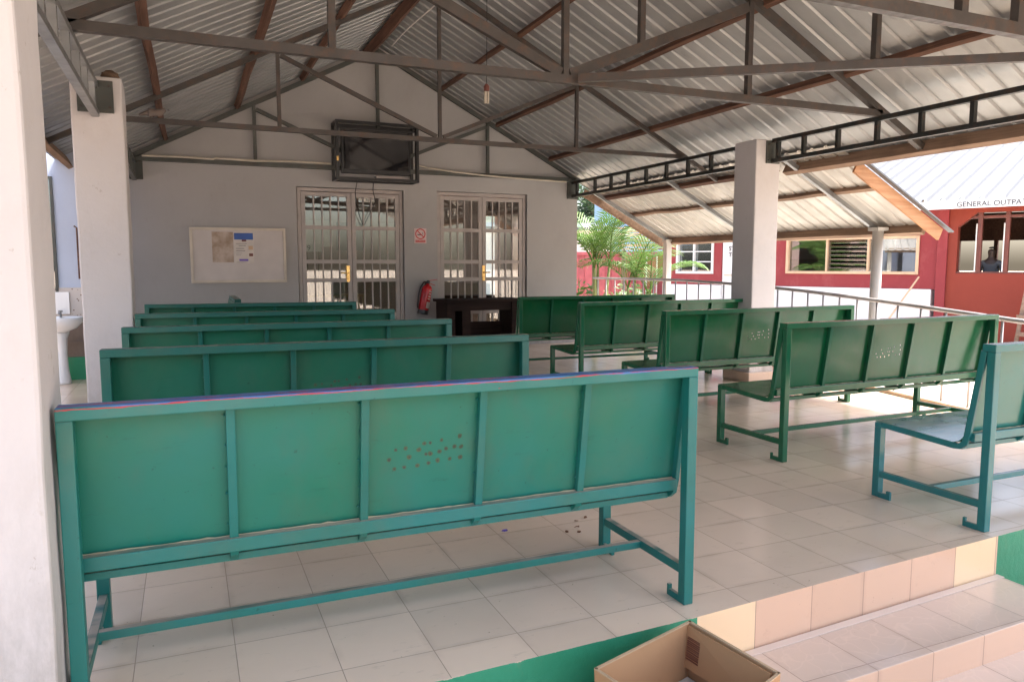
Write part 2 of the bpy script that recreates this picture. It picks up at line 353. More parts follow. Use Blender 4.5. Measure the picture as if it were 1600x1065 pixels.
# ---------------------------------------------------------------- the ground and the tiled floor
GZ = -.36
def sheet(name, mat, pts, z, kind='structure'):
    m = MB(); n = len(pts); m.v = [Vector((x, y, z)) for x, y in pts]; m.face(list(range(n))); o = m.build(name, mat); tag(o, kind=kind); return o
sheet('ground', M['sand'], [(-150,-150),(150,-150),(150,150),(-150,150)], GZ)
EDGE = [(-2.4,1.62),(.543,1.648),(1.299,1.671),(1.748,1.70),(2.236,1.728),(2.722,1.755),(4.72,1.87)]
RP = [(4.72,2.2),(4.82,3.1),(4.97,3.9),(5.1,4.6),(5.25,5.3),(5.4,6.3),(5.45,7.5),(5.45,9.6)]
RZ = [.60,.645,.69,.725,.752,.785,.81,.80]
slab = MB(); poly = EDGE + RP + [(-2.4,9.6)]
slab.prism(poly, GZ-.1, 0, 'z')
slab.mi = [0]*len(slab.mi)
for i, f in enumerate(slab.f):
    zs = [slab.v[k].z for k in f]; ys = [slab.v[k].y for k in f]; xs = [slab.v[k].x for k in f]
    if min(zs) < -.01 and max(zs) > -.01:
        if max(ys) < 1.9: slab.mi[i] = 2 if (min(xs) > 1.25 and max(xs) < 2.75) else 1
        else: slab.mi[i] = 3
tag(slab.build('floor', [M['tile'], M['green_slab'], M['riser'], M['conc']]), kind='structure')
# steps down in front of the floor
st = MB()
def step(y0, y1, x1, z1):
    # tread sits butted against the edge above
    a = [(1.285, y0), (x1, y0+.05), (x1, y1+.085), (1.285, y1)]
    n0 = len(st.v); st.prism(a, GZ-.1, z1, 'z')
step(1.43, 1.668, 2.722, -.148)
step(1.12, 1.428, 2.9, -.245)
st.mi = [0]*len(st.f)
for i, f in enumerate(st.f):
    zs = [st.v[k].z for k in f]
    if max(zs)-min(zs) > .01: st.mi[i] = 1
tag(st.build('steps', [M['tread'], M['riser']], bevel=.004), kind='structure')
# nosing strips along the treads and at the floor edge
ns = MB()
for p, q, z in (((1.299,1.666),(2.722,1.750),-.1445),):
    ns.hexa([(p[0],p[1]-.028,z-.002),(q[0],q[1]-.028,z-.002),(q[0],q[1],z-.002),(p[0],p[1],z-.002),(p[0],p[1]-.028,z),(q[0],q[1]-.028,z),(q[0],q[1],z),(p[0],p[1],z)])
tag(ns.build('step_joint', M['card_edge'].copy()), kind='structure')
bpy.data.objects['step_joint'].data.materials[0] = plain('pale_joint_tile', (.74, .62, .54), .3, 0, .05)
# kerb on the right edge of the floor
kb = MB(); kb.path([(x-.02, y, .012) for x, y in RP], .03, .055, (0,0,1))
tag(kb.build('kerb', plaster('beige_kerb', (.55, .42, .30), .3, (.3,.2,.15), .8, .4)), kind='structure')
# concrete apron outside
sheet('path', M['conc'], [(4.9,1.0),(9.8,1.0),(8.5,14),(5.5,14),(5.5,9.6),(5.5,7.5),(5.45,6.3),(5.3,5.3),(5.15,4.6),(5.0,3.6),(4.8,2.0)], GZ+.004)

# ---------------------------------------------------------------- columns
def column(x0, x1, y0, y1, z1, label, plinth=0, zb=0, name='concrete_column'):
    r = empty(name, ((x0+x1)/2, (y0+y1)/2, 0)); cx, cy = (x0+x1)/2, (y0+y1)/2
    m = MB(); hx, hy = (x1-x0)/2, (y1-y0)/2
    # slightly uneven plastered shaft
    N = 14; n0 = 0
    for i in range(N+1):
        z = zb + (z1-zb)*i/N; j = lambda: random.uniform(-.0022, .0022)
        for sx, sy in ((-1,-1),(1,-1),(1,1),(-1,1)): m.v.append(Vector((sx*hx+j(), sy*hy+j(), z)))
    for i in range(N):
        for k in range(4): q = (k+1) % 4; m.face([i*4+k, i*4+q, i*4+4+q, i*4+4+k])
    m.face([3,2,1,0]); m.face([N*4, N*4+1, N*4+2, N*4+3])
    m.build('shaft', M['column'], r, bevel=.012)
    if plinth:
        p = MB(); p.box(-hx-.035, hx+.035, -hy-.035, hy+.035, .001, plinth); p.build('plinth', M['riser_plain'], r, bevel=.006)
    tag(r, label, 'column', 'concrete columns of the canopy'); return r
M['riser_plain'] = plaster('beige_tile_cladding', (.56, .42, .33), .2, (.3,.2,.15), .35, .1)
column(-.55, -.268, 1.665, 1.93, 2.06, 'large pale column filling the left edge of the photo beside the nearest bench')
column(-.565, -.300, 5.0, 5.26, 2.07, 'pale column behind the left benches, with a steel girder end set in its top', .08)
column(4.362, 4.615, 5.0, 5.27, 2.03, 'pale column on a tiled plinth standing behind the right benches', .085)
def plate(name, x0, x1, y0, y1, z0, z1, label):
    r = empty(name, ((x0+x1)/2, y0, z0)); m = MB(); m.box(-(x1-x0)/2, (x1-x0)/2, -.008, y1-y0-.0, 0, z1-z0); m.build('plate', M['steel_grey'], r, bevel=.002)
    for sx in (-1, 1):
        for zz in (.03, z1-z0-.03):
            bo = MB(); bx_ = sx*((x1-x0)/2-.02); bo.tube([(bx_, -.0082, zz), (bx_, -.018, zz)], .008, 6); bo.build('bolt', M['steel'], r)
    tag(r, label, 'bracket', 'girder end plates'); return r
plate('girder_bracket', -.53, -.345, 4.994, 4.9995, 1.865, 2.045, 'grey steel end plate set in the top of the column left of the benches')
plate('girder_bracket', 4.46, 4.60, 4.994, 4.9995, 1.835, 2.02, 'grey steel end plate on the front of the right column top')
plate('girder_bracket', 4.45, 4.60, 8.536, 8.5415, 1.82, 2.03, 'grey steel end plate where the right girder meets the gable wall')
plate('girder_bracket', -.50, -.36, 8.536, 8.5415, 1.85, 2.05, 'grey steel end plate where the left girder meets the gable wall')

# ---------------------------------------------------------------- gable wall with two door openings
WY = 8.545
def rz(x): return 3.431-.515*abs(x-2.04)
D1 = (1.135, 2.335, 1.845); D2 = (2.735, 3.90, 1.855)
g = MB()
g.prism([(-.72,-.2),(D1[0],-.2),(D1[0],D1[2]),(D1[1],D1[2]),(D1[1],-.2),(D2[0],-.2),(D2[0],D2[2]),(D2[1],D2[2]),(D2[1],-.2),(4.60,-.2),(4.60,rz(4.6)),(2.04,rz(2.04)),(-.72,rz(-.72))], WY, WY+.16, 'y')
tag(g.build('gable_wall', M['wall'], bevel=0), 'grey painted gable wall with two barred double doors and a television', 'wall')

def barred_door(x0, x1, zt, label, handle_x, posts=4, hside=-1):
    r = empty('barred_door', ((x0+x1)/2, WY+.05, 0)); W = (x1-x0)/2-.008; zt -= .006
    f = MB(); t = .038
    f.box(-W, -W+t, -.02, .02, .002, zt-t); f.box(W-t, W, -.02, .02, .002, zt-t); f.box(-W, W, -.02, .02, zt-t, zt)
    f.build('door_frame', M['door_metal'], r, bevel=.003)
    for s_ in (0, 1):
        a, b_ = (-W+t+.004, -.003) if s_ == 0 else (.003, W-t-.004)
        z0, z1 = .012, zt-t-.006; lf = MB(); q = .045
        lf.box(a, a+q, -.016, .016, z0, z1); lf.box(b_-q, b_, -.016, .016, z0, z1)
        zr = [z0, .40, .80, 1.008, 1.385, z1-q]
        for z in zr: lf.box(a+q, b_-q, -.0155, .0155, z, z+q*(.95 if z not in (z0,) else 2.2))
        leaf = lf.build('door_leaf', M['door_metal'], r, bevel=.002)
        bars = MB(); nb = 4
        for k in range(nb):
            x = a+q+(b_-q-a-q)*(k+1)/(nb+1); bars.box(x-.0065, x+.0065, -.012, -.001, z0+.05, z1-q)
        bars.build('security_bars', M['door_metal'], leaf)
        gl = MB(); gl.box(a+q-.004, b_-q+.004, .004, .008, z0+.05, z1-q+.004); gl.build('pane', M['glass'], leaf)
    h = MB(); hx = handle_x-(x0+x1)/2
    h.box(hx-.018, hx+.018, -.028, -.0165, .80, .985); h.tube([(hx,-.028,.90),(hx,-.055,.90),(hx+hside*.075,-.058,.903)], .009, 8); h.tube([(hx,-.03,.84),(hx,-.038,.84)], .012, 10)
    h.build('handle', M['brass'], r, bevel=.003)
    tag(r, label, 'door', 'barred double doors in the gable wall'); return r
barred_door(*D1, 'barred double door beside the notice board, below the television cage', 1.685, hside=-1)
barred_door(*D2, 'barred double door behind the black desk, right of the fire extinguisher', 3.33, hside=1)

# room behind the doors
R0 = empty('waiting_room', (2, 10, 0))
m = MB(); YB = 11.0
m.box(-.9-2, 2.5-2+.02, YB-10, YB-10+.1, 0, 2.4); m.box(2.52-2, 4.25-2, YB-10, YB-10+.1, 0, 2.4); m.box(4.25-2, 4.50-2, YB-10, YB-10+.1, 0, .42); m.box(4.25-2, 4.50-2, YB-10, YB-10+.1, 1.75, 2.4); m.box(4.50-2, 4.60-2, YB-10, YB-10+.1, 0, 2.4)
m.box(4.50-2, 4.60-2, WY+.17-10, 9.6-10, 0, 2.4); m.box(4.50-2, 4.60-2, 9.6-10, 10.4-10, 0, .8); m.box(4.50-2, 4.60-2, 9.6-10, 10.4-10, 1.7, 2.4); m.box(4.50-2, 4.60-2, 10.4-10, YB-10-.002, 0, 2.4)  # opening added in the side wall to let daylight into the room
m.box(-.9-2, -.8-2, WY+.17-10, YB-10-.002, 0, 2.4)
m.build('wall', plaster('pink_cream_room_paint', (.42, .30, .27), .1, (.4,.3,.25), .7, .1), R0)
m = MB(); m.box(-.9-2, 4.6-2, WY+.165-10, YB-10+.1, 2.4, 2.45); m.build('ceiling', M['white_paint'], R0)
for x0, x1, z0, z1, mt in ((1.5,1.95,1.25,1.62,'paper'),(2.0,2.4,1.2,1.6,'dark_ink'),(2.6,2.95,1.0,1.6,'paper'),(3.0,3.25,1.05,1.65,'old_paper'),(3.5,3.95,.9,1.5,'paper')):
    m = MB(); m.box(x0-2, x1-2, YB-10-.012, YB-10-.002, z0, z1); m.build('poster', M[mt], R0)
tag(R0, 'cream walled room with wall posters seen through the barred doors', 'room')
def ward_table(x, y, w_, d, h, mt, label):
    r = empty('table', (x, y, 0)); m = MB(); m.box(-w_/2, w_/2, -d/2, d/2, h-.03, h); m.build('tabletop', M[mt], r, bevel=.004)
    for sx in (-1, 1):
        for sy in (-1, 1):
            m = MB(); m.box(sx*(w_/2-.03)-.018, sx*(w_/2-.03)+.018, sy*(d/2-.03)-.018, sy*(d/2-.03)+.018, 0.002, h-.03); m.build('leg', M[mt], r)
    tag(r, label, 'table'); return r
ward_table(3.5, 9.6, 1.1, .45, .58, 'timber', 'brown wooden table inside the room, behind the right barred door')
ward_table(1.75, 10.2, .9, .4, .6, 'frame_tan', 'tan wooden table inside the room, behind the left barred door')
nb_ = empty('number_sign', (1.36, 8.95, 1.19)); m = MB(); m.box(-.10, .10, 0, .008, -.045, .045); m.build('sign_plate', M['white_board'], nb_)
text_obj('lettering', '9', .085, M['dark_ink'], (-.07,-.003,-.03), (rad(90),0,0), nb_)
m = MB(); m.tube([(.07,.02,-.045),(.03,.03,-1.187)], .008); m.tube([(-.07,.02,-.045),(-.03,.03,-1.187)], .008); m.build('stand', M['timber'], nb_)
tag(nb_, 'small white number sign on a wooden stand behind the left barred door', 'sign')

# ---------------------------------------------------------------- things on the gable wall
nb = empty('notice_board', (.525, WY-.001, 1.095)); nb.rotation_euler = (0, rad(-.1), 0)
m = MB(); m.box(-.475, .475, -.018, -.002, -.28, .28); m.build('board', M['white_board'], nb)
m = MB(); t = .028
for a in ((-.48,.48,.262,.29),(-.48,.48,-.29,-.262)): m.box(a[0],a[1],-.032,-.0005,a[2],a[3])
for a in ((-.48,-.452),(.452,.48)): m.box(a[0],a[1],-.032,-.0005,-.262,.262)
m.build('frame', M['board_frame'], nb, bevel=.003)
def paper(x0, x1, z0, z1, mt, y=-.0205, par=None, nm='paper_notice'):
    q = MB(); q.box(x0, x1, y-.001, y+.001, z0, z1); return q.build(nm, M[mt], par or nb)
paper(-.265, -.055, -.075, .245, 'old_paper'); p2 = paper(-.05, .15, -.085, .245, 'paper', -.0215)
p3 = MB(); p3.box(-.045, .145, -.0245, -.0228, .165, .235); p3.build('printed_band', M['blue_ink'], p2)
for x0, x1, z0, z1, mt in ((.03,.075,.145,.165,'frame_maroon'),(.095,.14,.06,.10,'frame_tan'),(.10,.14,-.01,.02,'frame_maroon'),(.035,.055,-.005,.025,'paper'),(.0,.09,-.06,-.04,'purple_ink'),(-.03,.08,.12,.1225,'dark_ink'),(-.03,.03,.02,.0225,'dark_ink'),(-.03,.02,-.0,.0025,'dark_ink'),(-.03,.07,-.075,-.0725,'dark_ink'),(0.0,.07,.10,.104,'dark_ink'),(-.03,.05,.07,.074,'dark_ink'),(-.03,.06,.045,.049,'dark_ink')):
    q = MB(); q.box(x0, x1, -.0245, -.0228, z0, z1); q.build('print', M[mt], p2)
tag(nb, 'white framed notice board with a stained sheet and a blue topped poster', 'notice board')

sg = empty('no_smoking_sign', (2.527, WY-.001, 1.33))
m = MB(); m.box(-.073, .073, -.006, -.0005, -.086, .086); m.build('sign_plate', plain('pink_white_sign', (.68, .52, .50), .4, 0, .05), sg)
m = MB()
for i in range(32):
    a, b_ = 2*math.pi*i/32, 2*math.pi*(i+1)/32
    m.quad((.05*math.cos(a),-.0085,.022+.05*math.sin(a)),(.05*math.cos(b_),-.0085,.022+.05*math.sin(b_)),(.062*math.cos(b_),-.0085,.022+.062*math.sin(b_)),(.062*math.cos(a),-.0085,.022+.062*math.sin(a)))
m.bar((-.038,-.0105,.06),(.038,-.0105,-.016), .003, .010); m.build('prohibition_ring', M['red_ink'], sg)
m = MB(); m.box(-.036,.012,-.0095,-.0068,.008,.018); m.box(.016,.022,-.0095,-.0068,.008,.018); m.tube([(.024,-.009,.02),(.032,-.009,.03),(.026,-.009,.038)], .0025, 6); m.build('cigarette', M['dark_ink'], sg)
m = MB(); m.box(-.06,.06,-.0085,-.0065,-.076,-.048); m.build('caption_band', M['red_ink'], sg)
text_obj('lettering', 'NO SMOKING', .019, M['paper'], (0,-.0092,-.068), (rad(90),0,0), sg, .0005, 'CENTER')
tag(sg, 'small no smoking sign above the fire extinguisher', 'sign')

fe = empty('fire_extinguisher', (2.525, WY-.07, .42)); fe.rotation_euler = (0, rad(11), 0)
m = MB(); m.lathe([(.056,.03),(.060,.045),(.060,.29),(.054,.32),(.035,.34),(.02,.345),(.02,.36)], 0, 0, 24); m.build('cylinder', M['red_paint'], fe, smooth=True)
m = MB(); m.lathe([(.061,0),(.063,.008),(.062,.05),(.0605,.052)], 0, 0, 24); m.build('base', M['black'], fe, smooth=False)
m = MB(); m.lathe([(.018,.36),(.022,.365),(.022,.39),(.014,.40)], 0, 0, 14); m.build('valve', M['black'], fe)
m = MB(); m.bar((0,0,.395),(.10,-.01,.43), .018, .006); m.bar((0,0,.375),(.085,-.01,.355), .018, .006); m.build('handle', M['red_paint'], fe)
m = MB(); m.tube([(-.01,0,.38),(-.05,-.005,.375),(-.082,-.01,.31),(-.09,-.01,.2),(-.083,-.01,.10),(-.075,-.01,.06)], .010, 8); m.build('hose', M['black'], fe, smooth=True)
def wrap(name, a0, a1, z0, z1, mt, r=.0612):
    q = MB(); N = 10
    for i in range(N):
        A, B = rad(a0+(a1-a0)*i/N), rad(a0+(a1-a0)*(i+1)/N)
        q.quad((r*math.cos(A), r*math.sin(A), z0),(r*math.cos(B), r*math.sin(B), z0),(r*math.cos(B), r*math.sin(B), z1),(r*math.cos(A), r*math.sin(A), z1))
    return q.build(name, M[mt], fe, smooth=True, fix=False)
wrap('label', -85, -20, .075, .15, 'paper'); 
for k in range(4): wrap('label_text', -80+k*2, -45+k*3, .18+k*.03, .19+k*.03, 'paper')
q = MB(); q.box(-.02,.02,.055,.069,.30,.38); q.build('wall_hook', M['steel'], fe)
tag(fe, 'red fire extinguisher with black hose hanging tilted between the two doors', 'fire extinguisher')

tv = empty('television_cage', (1.985, 8.40, 2.225))
m = MB(); hw, hh, y0, y1 = .445, .30, -.11, .13
for x in (-hw, hw):
    for y in (y0, y1): m.bar((x,y,-hh),(x,y,hh), .03, .03)
for z in (-hh, hh):
    for y in (y0, y1): m.bar((-hw-.0155,y,z),(hw+.0155,y,z), .0305, .0305)
    for x in (-hw, hw): m.bar((x,y0,z),(x,y1,z), .0295, .0295)
for x in (-hw, hw): m.bar((x,y0+.06,-hh),(x,y0+.06,hh), .018, .018)
m.bar((-hw,y0+.06,hh-.05),(hw,y0+.06,hh-.05), .018, .018); m.build('cage_frame', M['black'], tv)
m = MB(); m.box(-hw+.06, hw-.06, y0+.07, y0+.12, -.235, .25); m.build('television_body', M['black'], tv, bevel=.004)
m = MB(); m.box(-hw+.085, hw-.085, y0+.066, y0+.0698, -.19, .225); m.build('screen', M['tv_glass'], tv)
m = MB(); m.box(-.02, .30, y0+.02, y0+.10, -hh+.016, -hh+.045); m.build('set_top_box', M['door_metal'], tv, bevel=.004)
m = MB(); m.box(-hw-.012, -hw+.012, y0-.028, y0-.016, -.12, -.07); m.build('padlock', M['brass'], tv, bevel=.003)
m = MB(); m.tube([(-.20,.05,-.3),(-.22,.08,-.42),(-.21,.10,-.55),(-.17,.12,-.68),(-.13,.13,-.78)], .0045, 6); m.tube([(-.02,.05,-.3),(-.02,.08,-.4),(.01,.10,-.52),(-.05,.12,-.65),(-.12,.13,-.79)], .0045, 6); m.build('cable', M['black'], tv)
tag(tv, 'television locked in a black steel cage on the gable wall above the left door', 'television')

m = MB(); pts = []
for px_, z in ((-.36,2.065),(0,2.072),(.3,2.066),(.33,2.078),(.7,2.07),(1.1,2.085),(1.5,2.08)): pts.append((px_, WY-.085, z+.012))
m.tube(pts, .011, 8); m.tube([(2.44,WY-.085,2.13),(2.6,WY-.085,2.105),(2.9,WY-.085,2.075),(3.3,WY-.085,2.05),(3.7,WY-.085,2.035),(4.4,WY-.085,2.02)], .010, 8)
tag(m.build('wall_conduit', M['pvc']), 'pale plastic conduit pipe running along the gable wall behind the television', 'pipe')

dk = empty('desk', (3.1, 8.05, 0))
m = MB(); m.box(-.49, .49, -.15, .30, .575, .605); m.build('tabletop', M['desk'], dk, bevel=.003)
for x0, x1 in ((-.46,-.36),(.33,.40)):
    m = MB(); m.box(x0, x1, -.12, .27, 0.002, .575); m.build('side_panel', M['desk'], dk, bevel=.003)
m = MB(); m.box(-.36, .33, -.10, -.075, .48, .575); m.build('apron', M['desk'], dk)
m = MB(); m.box(-.36, .33, .20, .225, .10, .33); m.build('back_panel', M['desk'], dk)
m = MB(); m.box(-.27, -.17, -.10, .20, .002, .48); m.build('inner_panel', M['desk'], dk)
tag(dk, 'black wooden desk standing in front of the right barred door', 'desk')

# ---------------------------------------------------------------- roof steelwork
def truss(y, label, mt='steel', s=1.0, x0=-.46, x1=4.54, tail=True, extra=False, wide=.045):
    r = empty('roof_truss', (2.04, y, 2.04)); t = wide*s
    def P(x, z): return (x-2.04, 0, z-2.04)
    tie = MB(); tie.bar(P(x0+.02, 2.055), P(x1+.0, 2.055), t*.9, t*1.0); tie.build('tie_beam', M[mt], r)
    xr = 4.98 if tail is True else (6.02 if tail == 'annex' else 4.62)
    rf = MB(); rf.bar(P(2.04, 3.36), P(xr, 3.36-.515*(xr-2.04)), t*.9, t); rf.build('rafter', M[mt], r)
    rf = MB(); rf.bar(P(2.04-.002, 3.358), P(-.92, 3.358-.515*2.96), t*.9, t); rf.build('rafter', M[mt], r)
    for x in (.72, 2.04, 3.36) + ((2.55,) if extra else ()):
        za = 2.055+t*.5; zb = 3.36-.515*abs(x-2.04)-t*.5
        if x == 2.55: za = 2.31
        p_ = MB(); p_.bar(P(x, za), P(x, zb), t*.75, t*.75); p_.build('post', M[mt], r)
    for x in (.74, 3.34):
        s_ = 1 if x > 2 else -1
        p_ = MB(); p_.bar(P(2.04+s_*.03, 2.085), P(x, 2.62), t*.7, t*(1.25 if extra else .85)); p_.build('brace', M[mt], r)
    tag(r, label, 'roof truss', 'steel roof trusses'); return r
truss(8.50, 'grey green steel truss fixed flat against the gable wall behind the television', 'steel_grey', 1.0, -.46, 4.54, False)
truss(6.27, 'steel roof truss second from the gable wall, with the bird on its tie beam', 'steel', .85, -.46, 4.54, True)
truss(3.95, 'large steel roof truss nearest the camera, crossing above the middle of the benches', 'steel', 1.05, -.46, 4.54, True, True)
# front truss: tie beam with upright posts seen at the top right
r = empty('front_truss', (3.2, 2.33, 2.04))
m = MB(); m.bar((-3.66,0,.015),(1.34,0,.015), .045, .055); m.build('tie_beam', M['steel'], r)
for x in (3.13, 3.50, .8):
    m = MB(); m.bar((x-3.2,0,.043),(x-3.2,0,3.36-.515*abs(x-2.04)-2.04), .04, .04); m.build('post', M['steel'], r)
m = MB(); m.bar((-1.16,0,1.32),(1.78,0,1.32-.515*2.94), .042, .045); m.build('rafter', M['steel'], r)
m = MB(); m.bar((-1.162,0,1.318),(-4.12,0,1.318-.515*2.96), .042, .045); m.build('rafter', M['steel'], r)
tag(r, 'steel tie beam with short posts crossing the top right corner of the photo', 'roof truss', 'steel roof trusses')
# diagonal brace from the middle node towards the front right corner
r = empty('corner_brace', (2.10, 3.90, 2.055))
m = MB(); m.bar((0,0,0),(2.42,-1.72,-.012), .034, .045); m.build('brace', M['steel'], r)
m = MB(); m.bar((1.28,-.91,.018),(1.28,-.91,3.36-.515*(3.38-2.04)-2.055), .034, .034); m.build('post', M['steel'], r)
tag(r, 'diagonal steel brace running from the middle truss node towards the right column line', 'brace')

def girder(x, ys, y0, y1, label, mt='steel_backlit', z0=1.855, z1=2.02):
    r = empty('lattice_girder', (x, y0, z0)); t = .032
    for z in (z0, z1): m = MB(); m.box(-.02, .02, 0, y1-y0, z-z0-t/2, z-z0+t/2); m.build('chord', M[mt], r)
    for y in ys: m = MB(); m.box(-.0165, .0165, y-y0-.014, y-y0+.014, t/2, z1-z0-t/2); m.build('web_post', M[mt], r)
    tag(r, label, 'girder', 'lattice girders on the columns'); return r
girder(4.53, [8.42,7.97,7.6,7.24,6.88,6.51,6.15,5.8,5.43], 5.275, 8.535, 'dark lattice girder between the right column and the gable wall')
girder(4.53, [4.93,4.65,4.31,3.96,3.61,3.25,2.9,2.55,2.2,1.85], 1.45, 4.985, 'dark lattice girder running from the right column towards the camera')
girder(-.44, [5.4,5.75,6.1,6.5,6.85,7.2,7.6,7.95,8.4], 5.265, 8.535, 'lattice girder from the left column back to the gable wall', 'steel_grey')
girder(-.44, [2.1,2.5,2.85,3.2,3.5,3.86,4.2,4.5,4.85], 1.935, 4.985, 'galvanised lattice girder at the top left between the two left columns', 'galv')

# ---------------------------------------------------------------- timber purlins
def purlin(x, y0, y1, label, h=.052, w_=.036, mt='timber', off=0, jit=.010):
    z = 3.405-.515*abs(x-2.04)-.012-off; pts = []; n = 13
    for i in range(n): y = y0+(y1-y0)*i/(n-1); pts.append((random.uniform(-jit, jit), y-y0, random.uniform(-jit*.4, jit*.4)))
    o = empty('timber_purlin', (x, y0, z)); 
    m = MB(); m.path(pts, w_, h, (1,0,0)); 
    C_ = m.build('purlin_board', M[mt], None); bpy.data.objects.remove(o)
    C_.name = 'timber_purlin'; C_.location = (x, y0, z); 
    ang = math.atan(.515)*(1 if x > 2.04 else -1); C_.rotation_euler = (0, ang, 0)
    tag(C_, label, 'purlin', 'timber purlins under the roof'); return C_
for x, lb in ((2.78,'reddish timber purlin highest on the right roof slope'),(3.48,'reddish timber purlin second down the right roof slope'),(4.18,'reddish timber purlin third down the right roof slope, just inside the girder')):
    purlin(x, -.6, 8.5, lb)
for x, lb in ((1.22,'rough timber purlin highest on the left roof slope'),(.55,'rough timber purlin second down the left roof slope'),(-.15,'rough orange brown timber purlin lowest above the left column top')):
    purlin(x, -.6, 8.5, lb)
purlin(1.93, -.6, 8.5, 'dark ridge timber under the peak of the roof', .09, .05, off=.02)
purlin(-.88, -.6, 8.5, 'brown eave board along the left edge of the roof', .10, .04, 'timber_eave', .03)
purlin(5.0, -.6, 5.33, 'thick brown eave timber below the right lattice girder', .10, .055, 'timber_eave', .02, .004)
purlin(5.0, 5.45, 8.6, 'thin brown timber under the girder behind the right column', .045, .05, 'timber', .02, .004)
purlin(5.42, 4.72, 8.62, 'timber purlin in the middle of the low annex roof', .045, .045, 'timber_eave', .0)
purlin(6.03, 4.72, 8.62, 'timber along the low outer eave of the annex roof', .085, .05, 'timber_eave', .03, .004)
# annex rafters
for y, lb in ((5.16,'pale steel rafter of the annex roof ending on the round pipe post'),(6.92,'steel rafter of the annex roof left of the right column'),(8.5,'steel rafter along the back edge of the annex roof')):
    r = MB(); r.bar((0,0,0),(1.25,0,-.515*1.25), .035, .04); o = r.build('annex_rafter', M['galv']); o.location = (4.78, y, 3.405-.515*(4.78-2.04)-.065)
    tag(o, lb, 'rafter', 'annex roof rafters')

# ---------------------------------------------------------------- corrugated roof sheets
def corr(m, xa, za, xb, zb, y0, y1, per=.147, rib=.040, h=.016, ya0=None):
    """corrugated sheet from (xa,za) down to (xb,zb), ribs running down the slope"""
    prof = []; y = y0
    while y < y1-1e-6:
        for dy, dz in ((0,0),(per-rib,0),(per-rib+.009,h),(per-.009,h)):
            if y+dy <= y1: prof.append((y+dy, dz))
        y += per
    prof.append((y1, 0)); n = Vector((-(zb-za), 0, xb-xa)).normalized()
    if n.z < 0: n = -n
    NX = 8
    base = len(m.v)
    for i in range(NX+1):
        t = i/NX; x = xa+(xb-xa)*t; z = za+(zb-za)*t
        for (yy, dz) in prof: m.v.append(Vector((x, yy, z))+n*(dz+.0025*math.sin(i*1.7+yy*2.3)))
    P = len(prof)
    for i in range(NX):
        for j in range(P-1): m.face([base+i*P+j, base+(i+1)*P+j, base+(i+1)*P+j+1, base+i*P+j+1])
cr = empty('corrugated_roof', (0,0,0)); S0 = 3.435  # roof extended unseen past the camera to shade the steps and dim the front
m = MB(); corr(m, 2.04, S0, 5.10, S0-.515*3.06, -.8, 8.75); m.build('right_slope', M['roof'], cr, fix=False)
m = MB(); corr(m, 2.04, S0, -.98, S0-.515*3.02, -.8, 8.75); m.build('left_slope', M['roof'], cr, fix=False)
m = MB(); m.quad((1.9,-.8,S0-.04),(1.9,8.75,S0-.04),(2.04,8.75,S0+.035),(2.04,-.8,S0+.035)); m.quad((2.04,-.8,S0+.035),(2.04,8.75,S0+.035),(2.18,8.75,S0-.04),(2.18,-.8,S0-.04)); m.build('ridge_cap', M['roof'], cr)
tag(cr, 'grey corrugated metal gable roof over the benches', 'roof')
ar = empty('annex_roof', (0,0,0)); m = MB()
corr(m, 4.85, S0-.515*2.81-.03, 6.12, S0-.515*4.08-.03, 4.62, 8.72); m.build('sheeting', M['roof_annex'], ar, fix=False)
def slopebar(x0, x1, y, w_, h, dz, nm, mt, par):
    m = MB(); zz = lambda x: S0-.515*(x-2.04)+dz; m.bar((x0,y,zz(x0)),(x1,y,zz(x1)), w_, h); return m.build(nm, M[mt], par)
slopebar(5.06, 6.10, 4.62, .022, .105, -.085, 'barge_board', 'orange_board', ar)
slopebar(5.06, 6.20, 4.585, .045, .012, -.01, 'edge_flashing', 'white_roof', ar)
slopebar(4.80, 6.06, 8.74, .022, .10, -.085, 'barge_board', 'timber_eave', ar)
tag(ar, 'low pale corrugated annex roof with an orange barge board, right of the column', 'roof')
def post(x, y, z0, z1, r_, mt, label, square=False):
    o = empty('roof_post', (x, y, z0)); m = MB()
    if square: m.box(-r_, r_, -r_, r_, 0, z1-z0)
    else: m.tube([(0,0,0),(0,0,z1-z0)], r_, 18)
    m.build('shaft', M[mt], o, smooth=not square); m = MB(); m.box(-r_*1.4, r_*1.4, -r_*1.2, r_*1.2, z1-z0, z1-z0+.03); m.build('cap', M[mt], o)
    tag(o, label, 'post', 'posts under the annex roof'); return o
M['pipe'] = plaster('grey_pipe', (.45, .43, .40), .4, (.28,.22,.18), .6, .3)
post(5.93, 5.12, GZ, 1.31, .048, 'pipe', 'round grey pipe post holding up the annex roof in front of the red building')
post(5.97, 8.52, GZ, 1.30, .040, 'conc', 'square pale post at the back of the annex roof beside the palm', True)

# ---------------------------------------------------------------- small things in the roof
bl = empty('hanging_bulb', (1.97, 5.0, 2.11))
m = MB(); m.tube([(0,0,.13),(0.005,0,.6),(0,0,1.24)], .003, 5); m.build('cord', M['black'], bl)
m = MB(); m.lathe([(.012,.085),(.02,.09),(.02,.12),(.010,.135)], 0, 0, 12); m.build('lamp_holder', M['frame_maroon'], bl)
m = MB()
for dx in (-.010, .010): m.tube([(dx,-.006,.085),(dx,-.006,.005),(dx,.006,.005),(dx,.006,.085)], .0065, 8)
m.build('bulb', M['pvc'], bl); tag(bl, 'unlit energy saving bulb hanging on a cord under the roof', 'light bulb')
cb = MB(); pts = [(2.12,y_,3.30-.03*math.sin((y_-2)*1.9)) for y_ in [1.5+.35*i for i in range(20)]]; cb.tube(pts, .007, 6)
tag(cb.build('ridge_cable', M['white_paint']), 'white cable sagging along the ridge of the roof', 'cable')

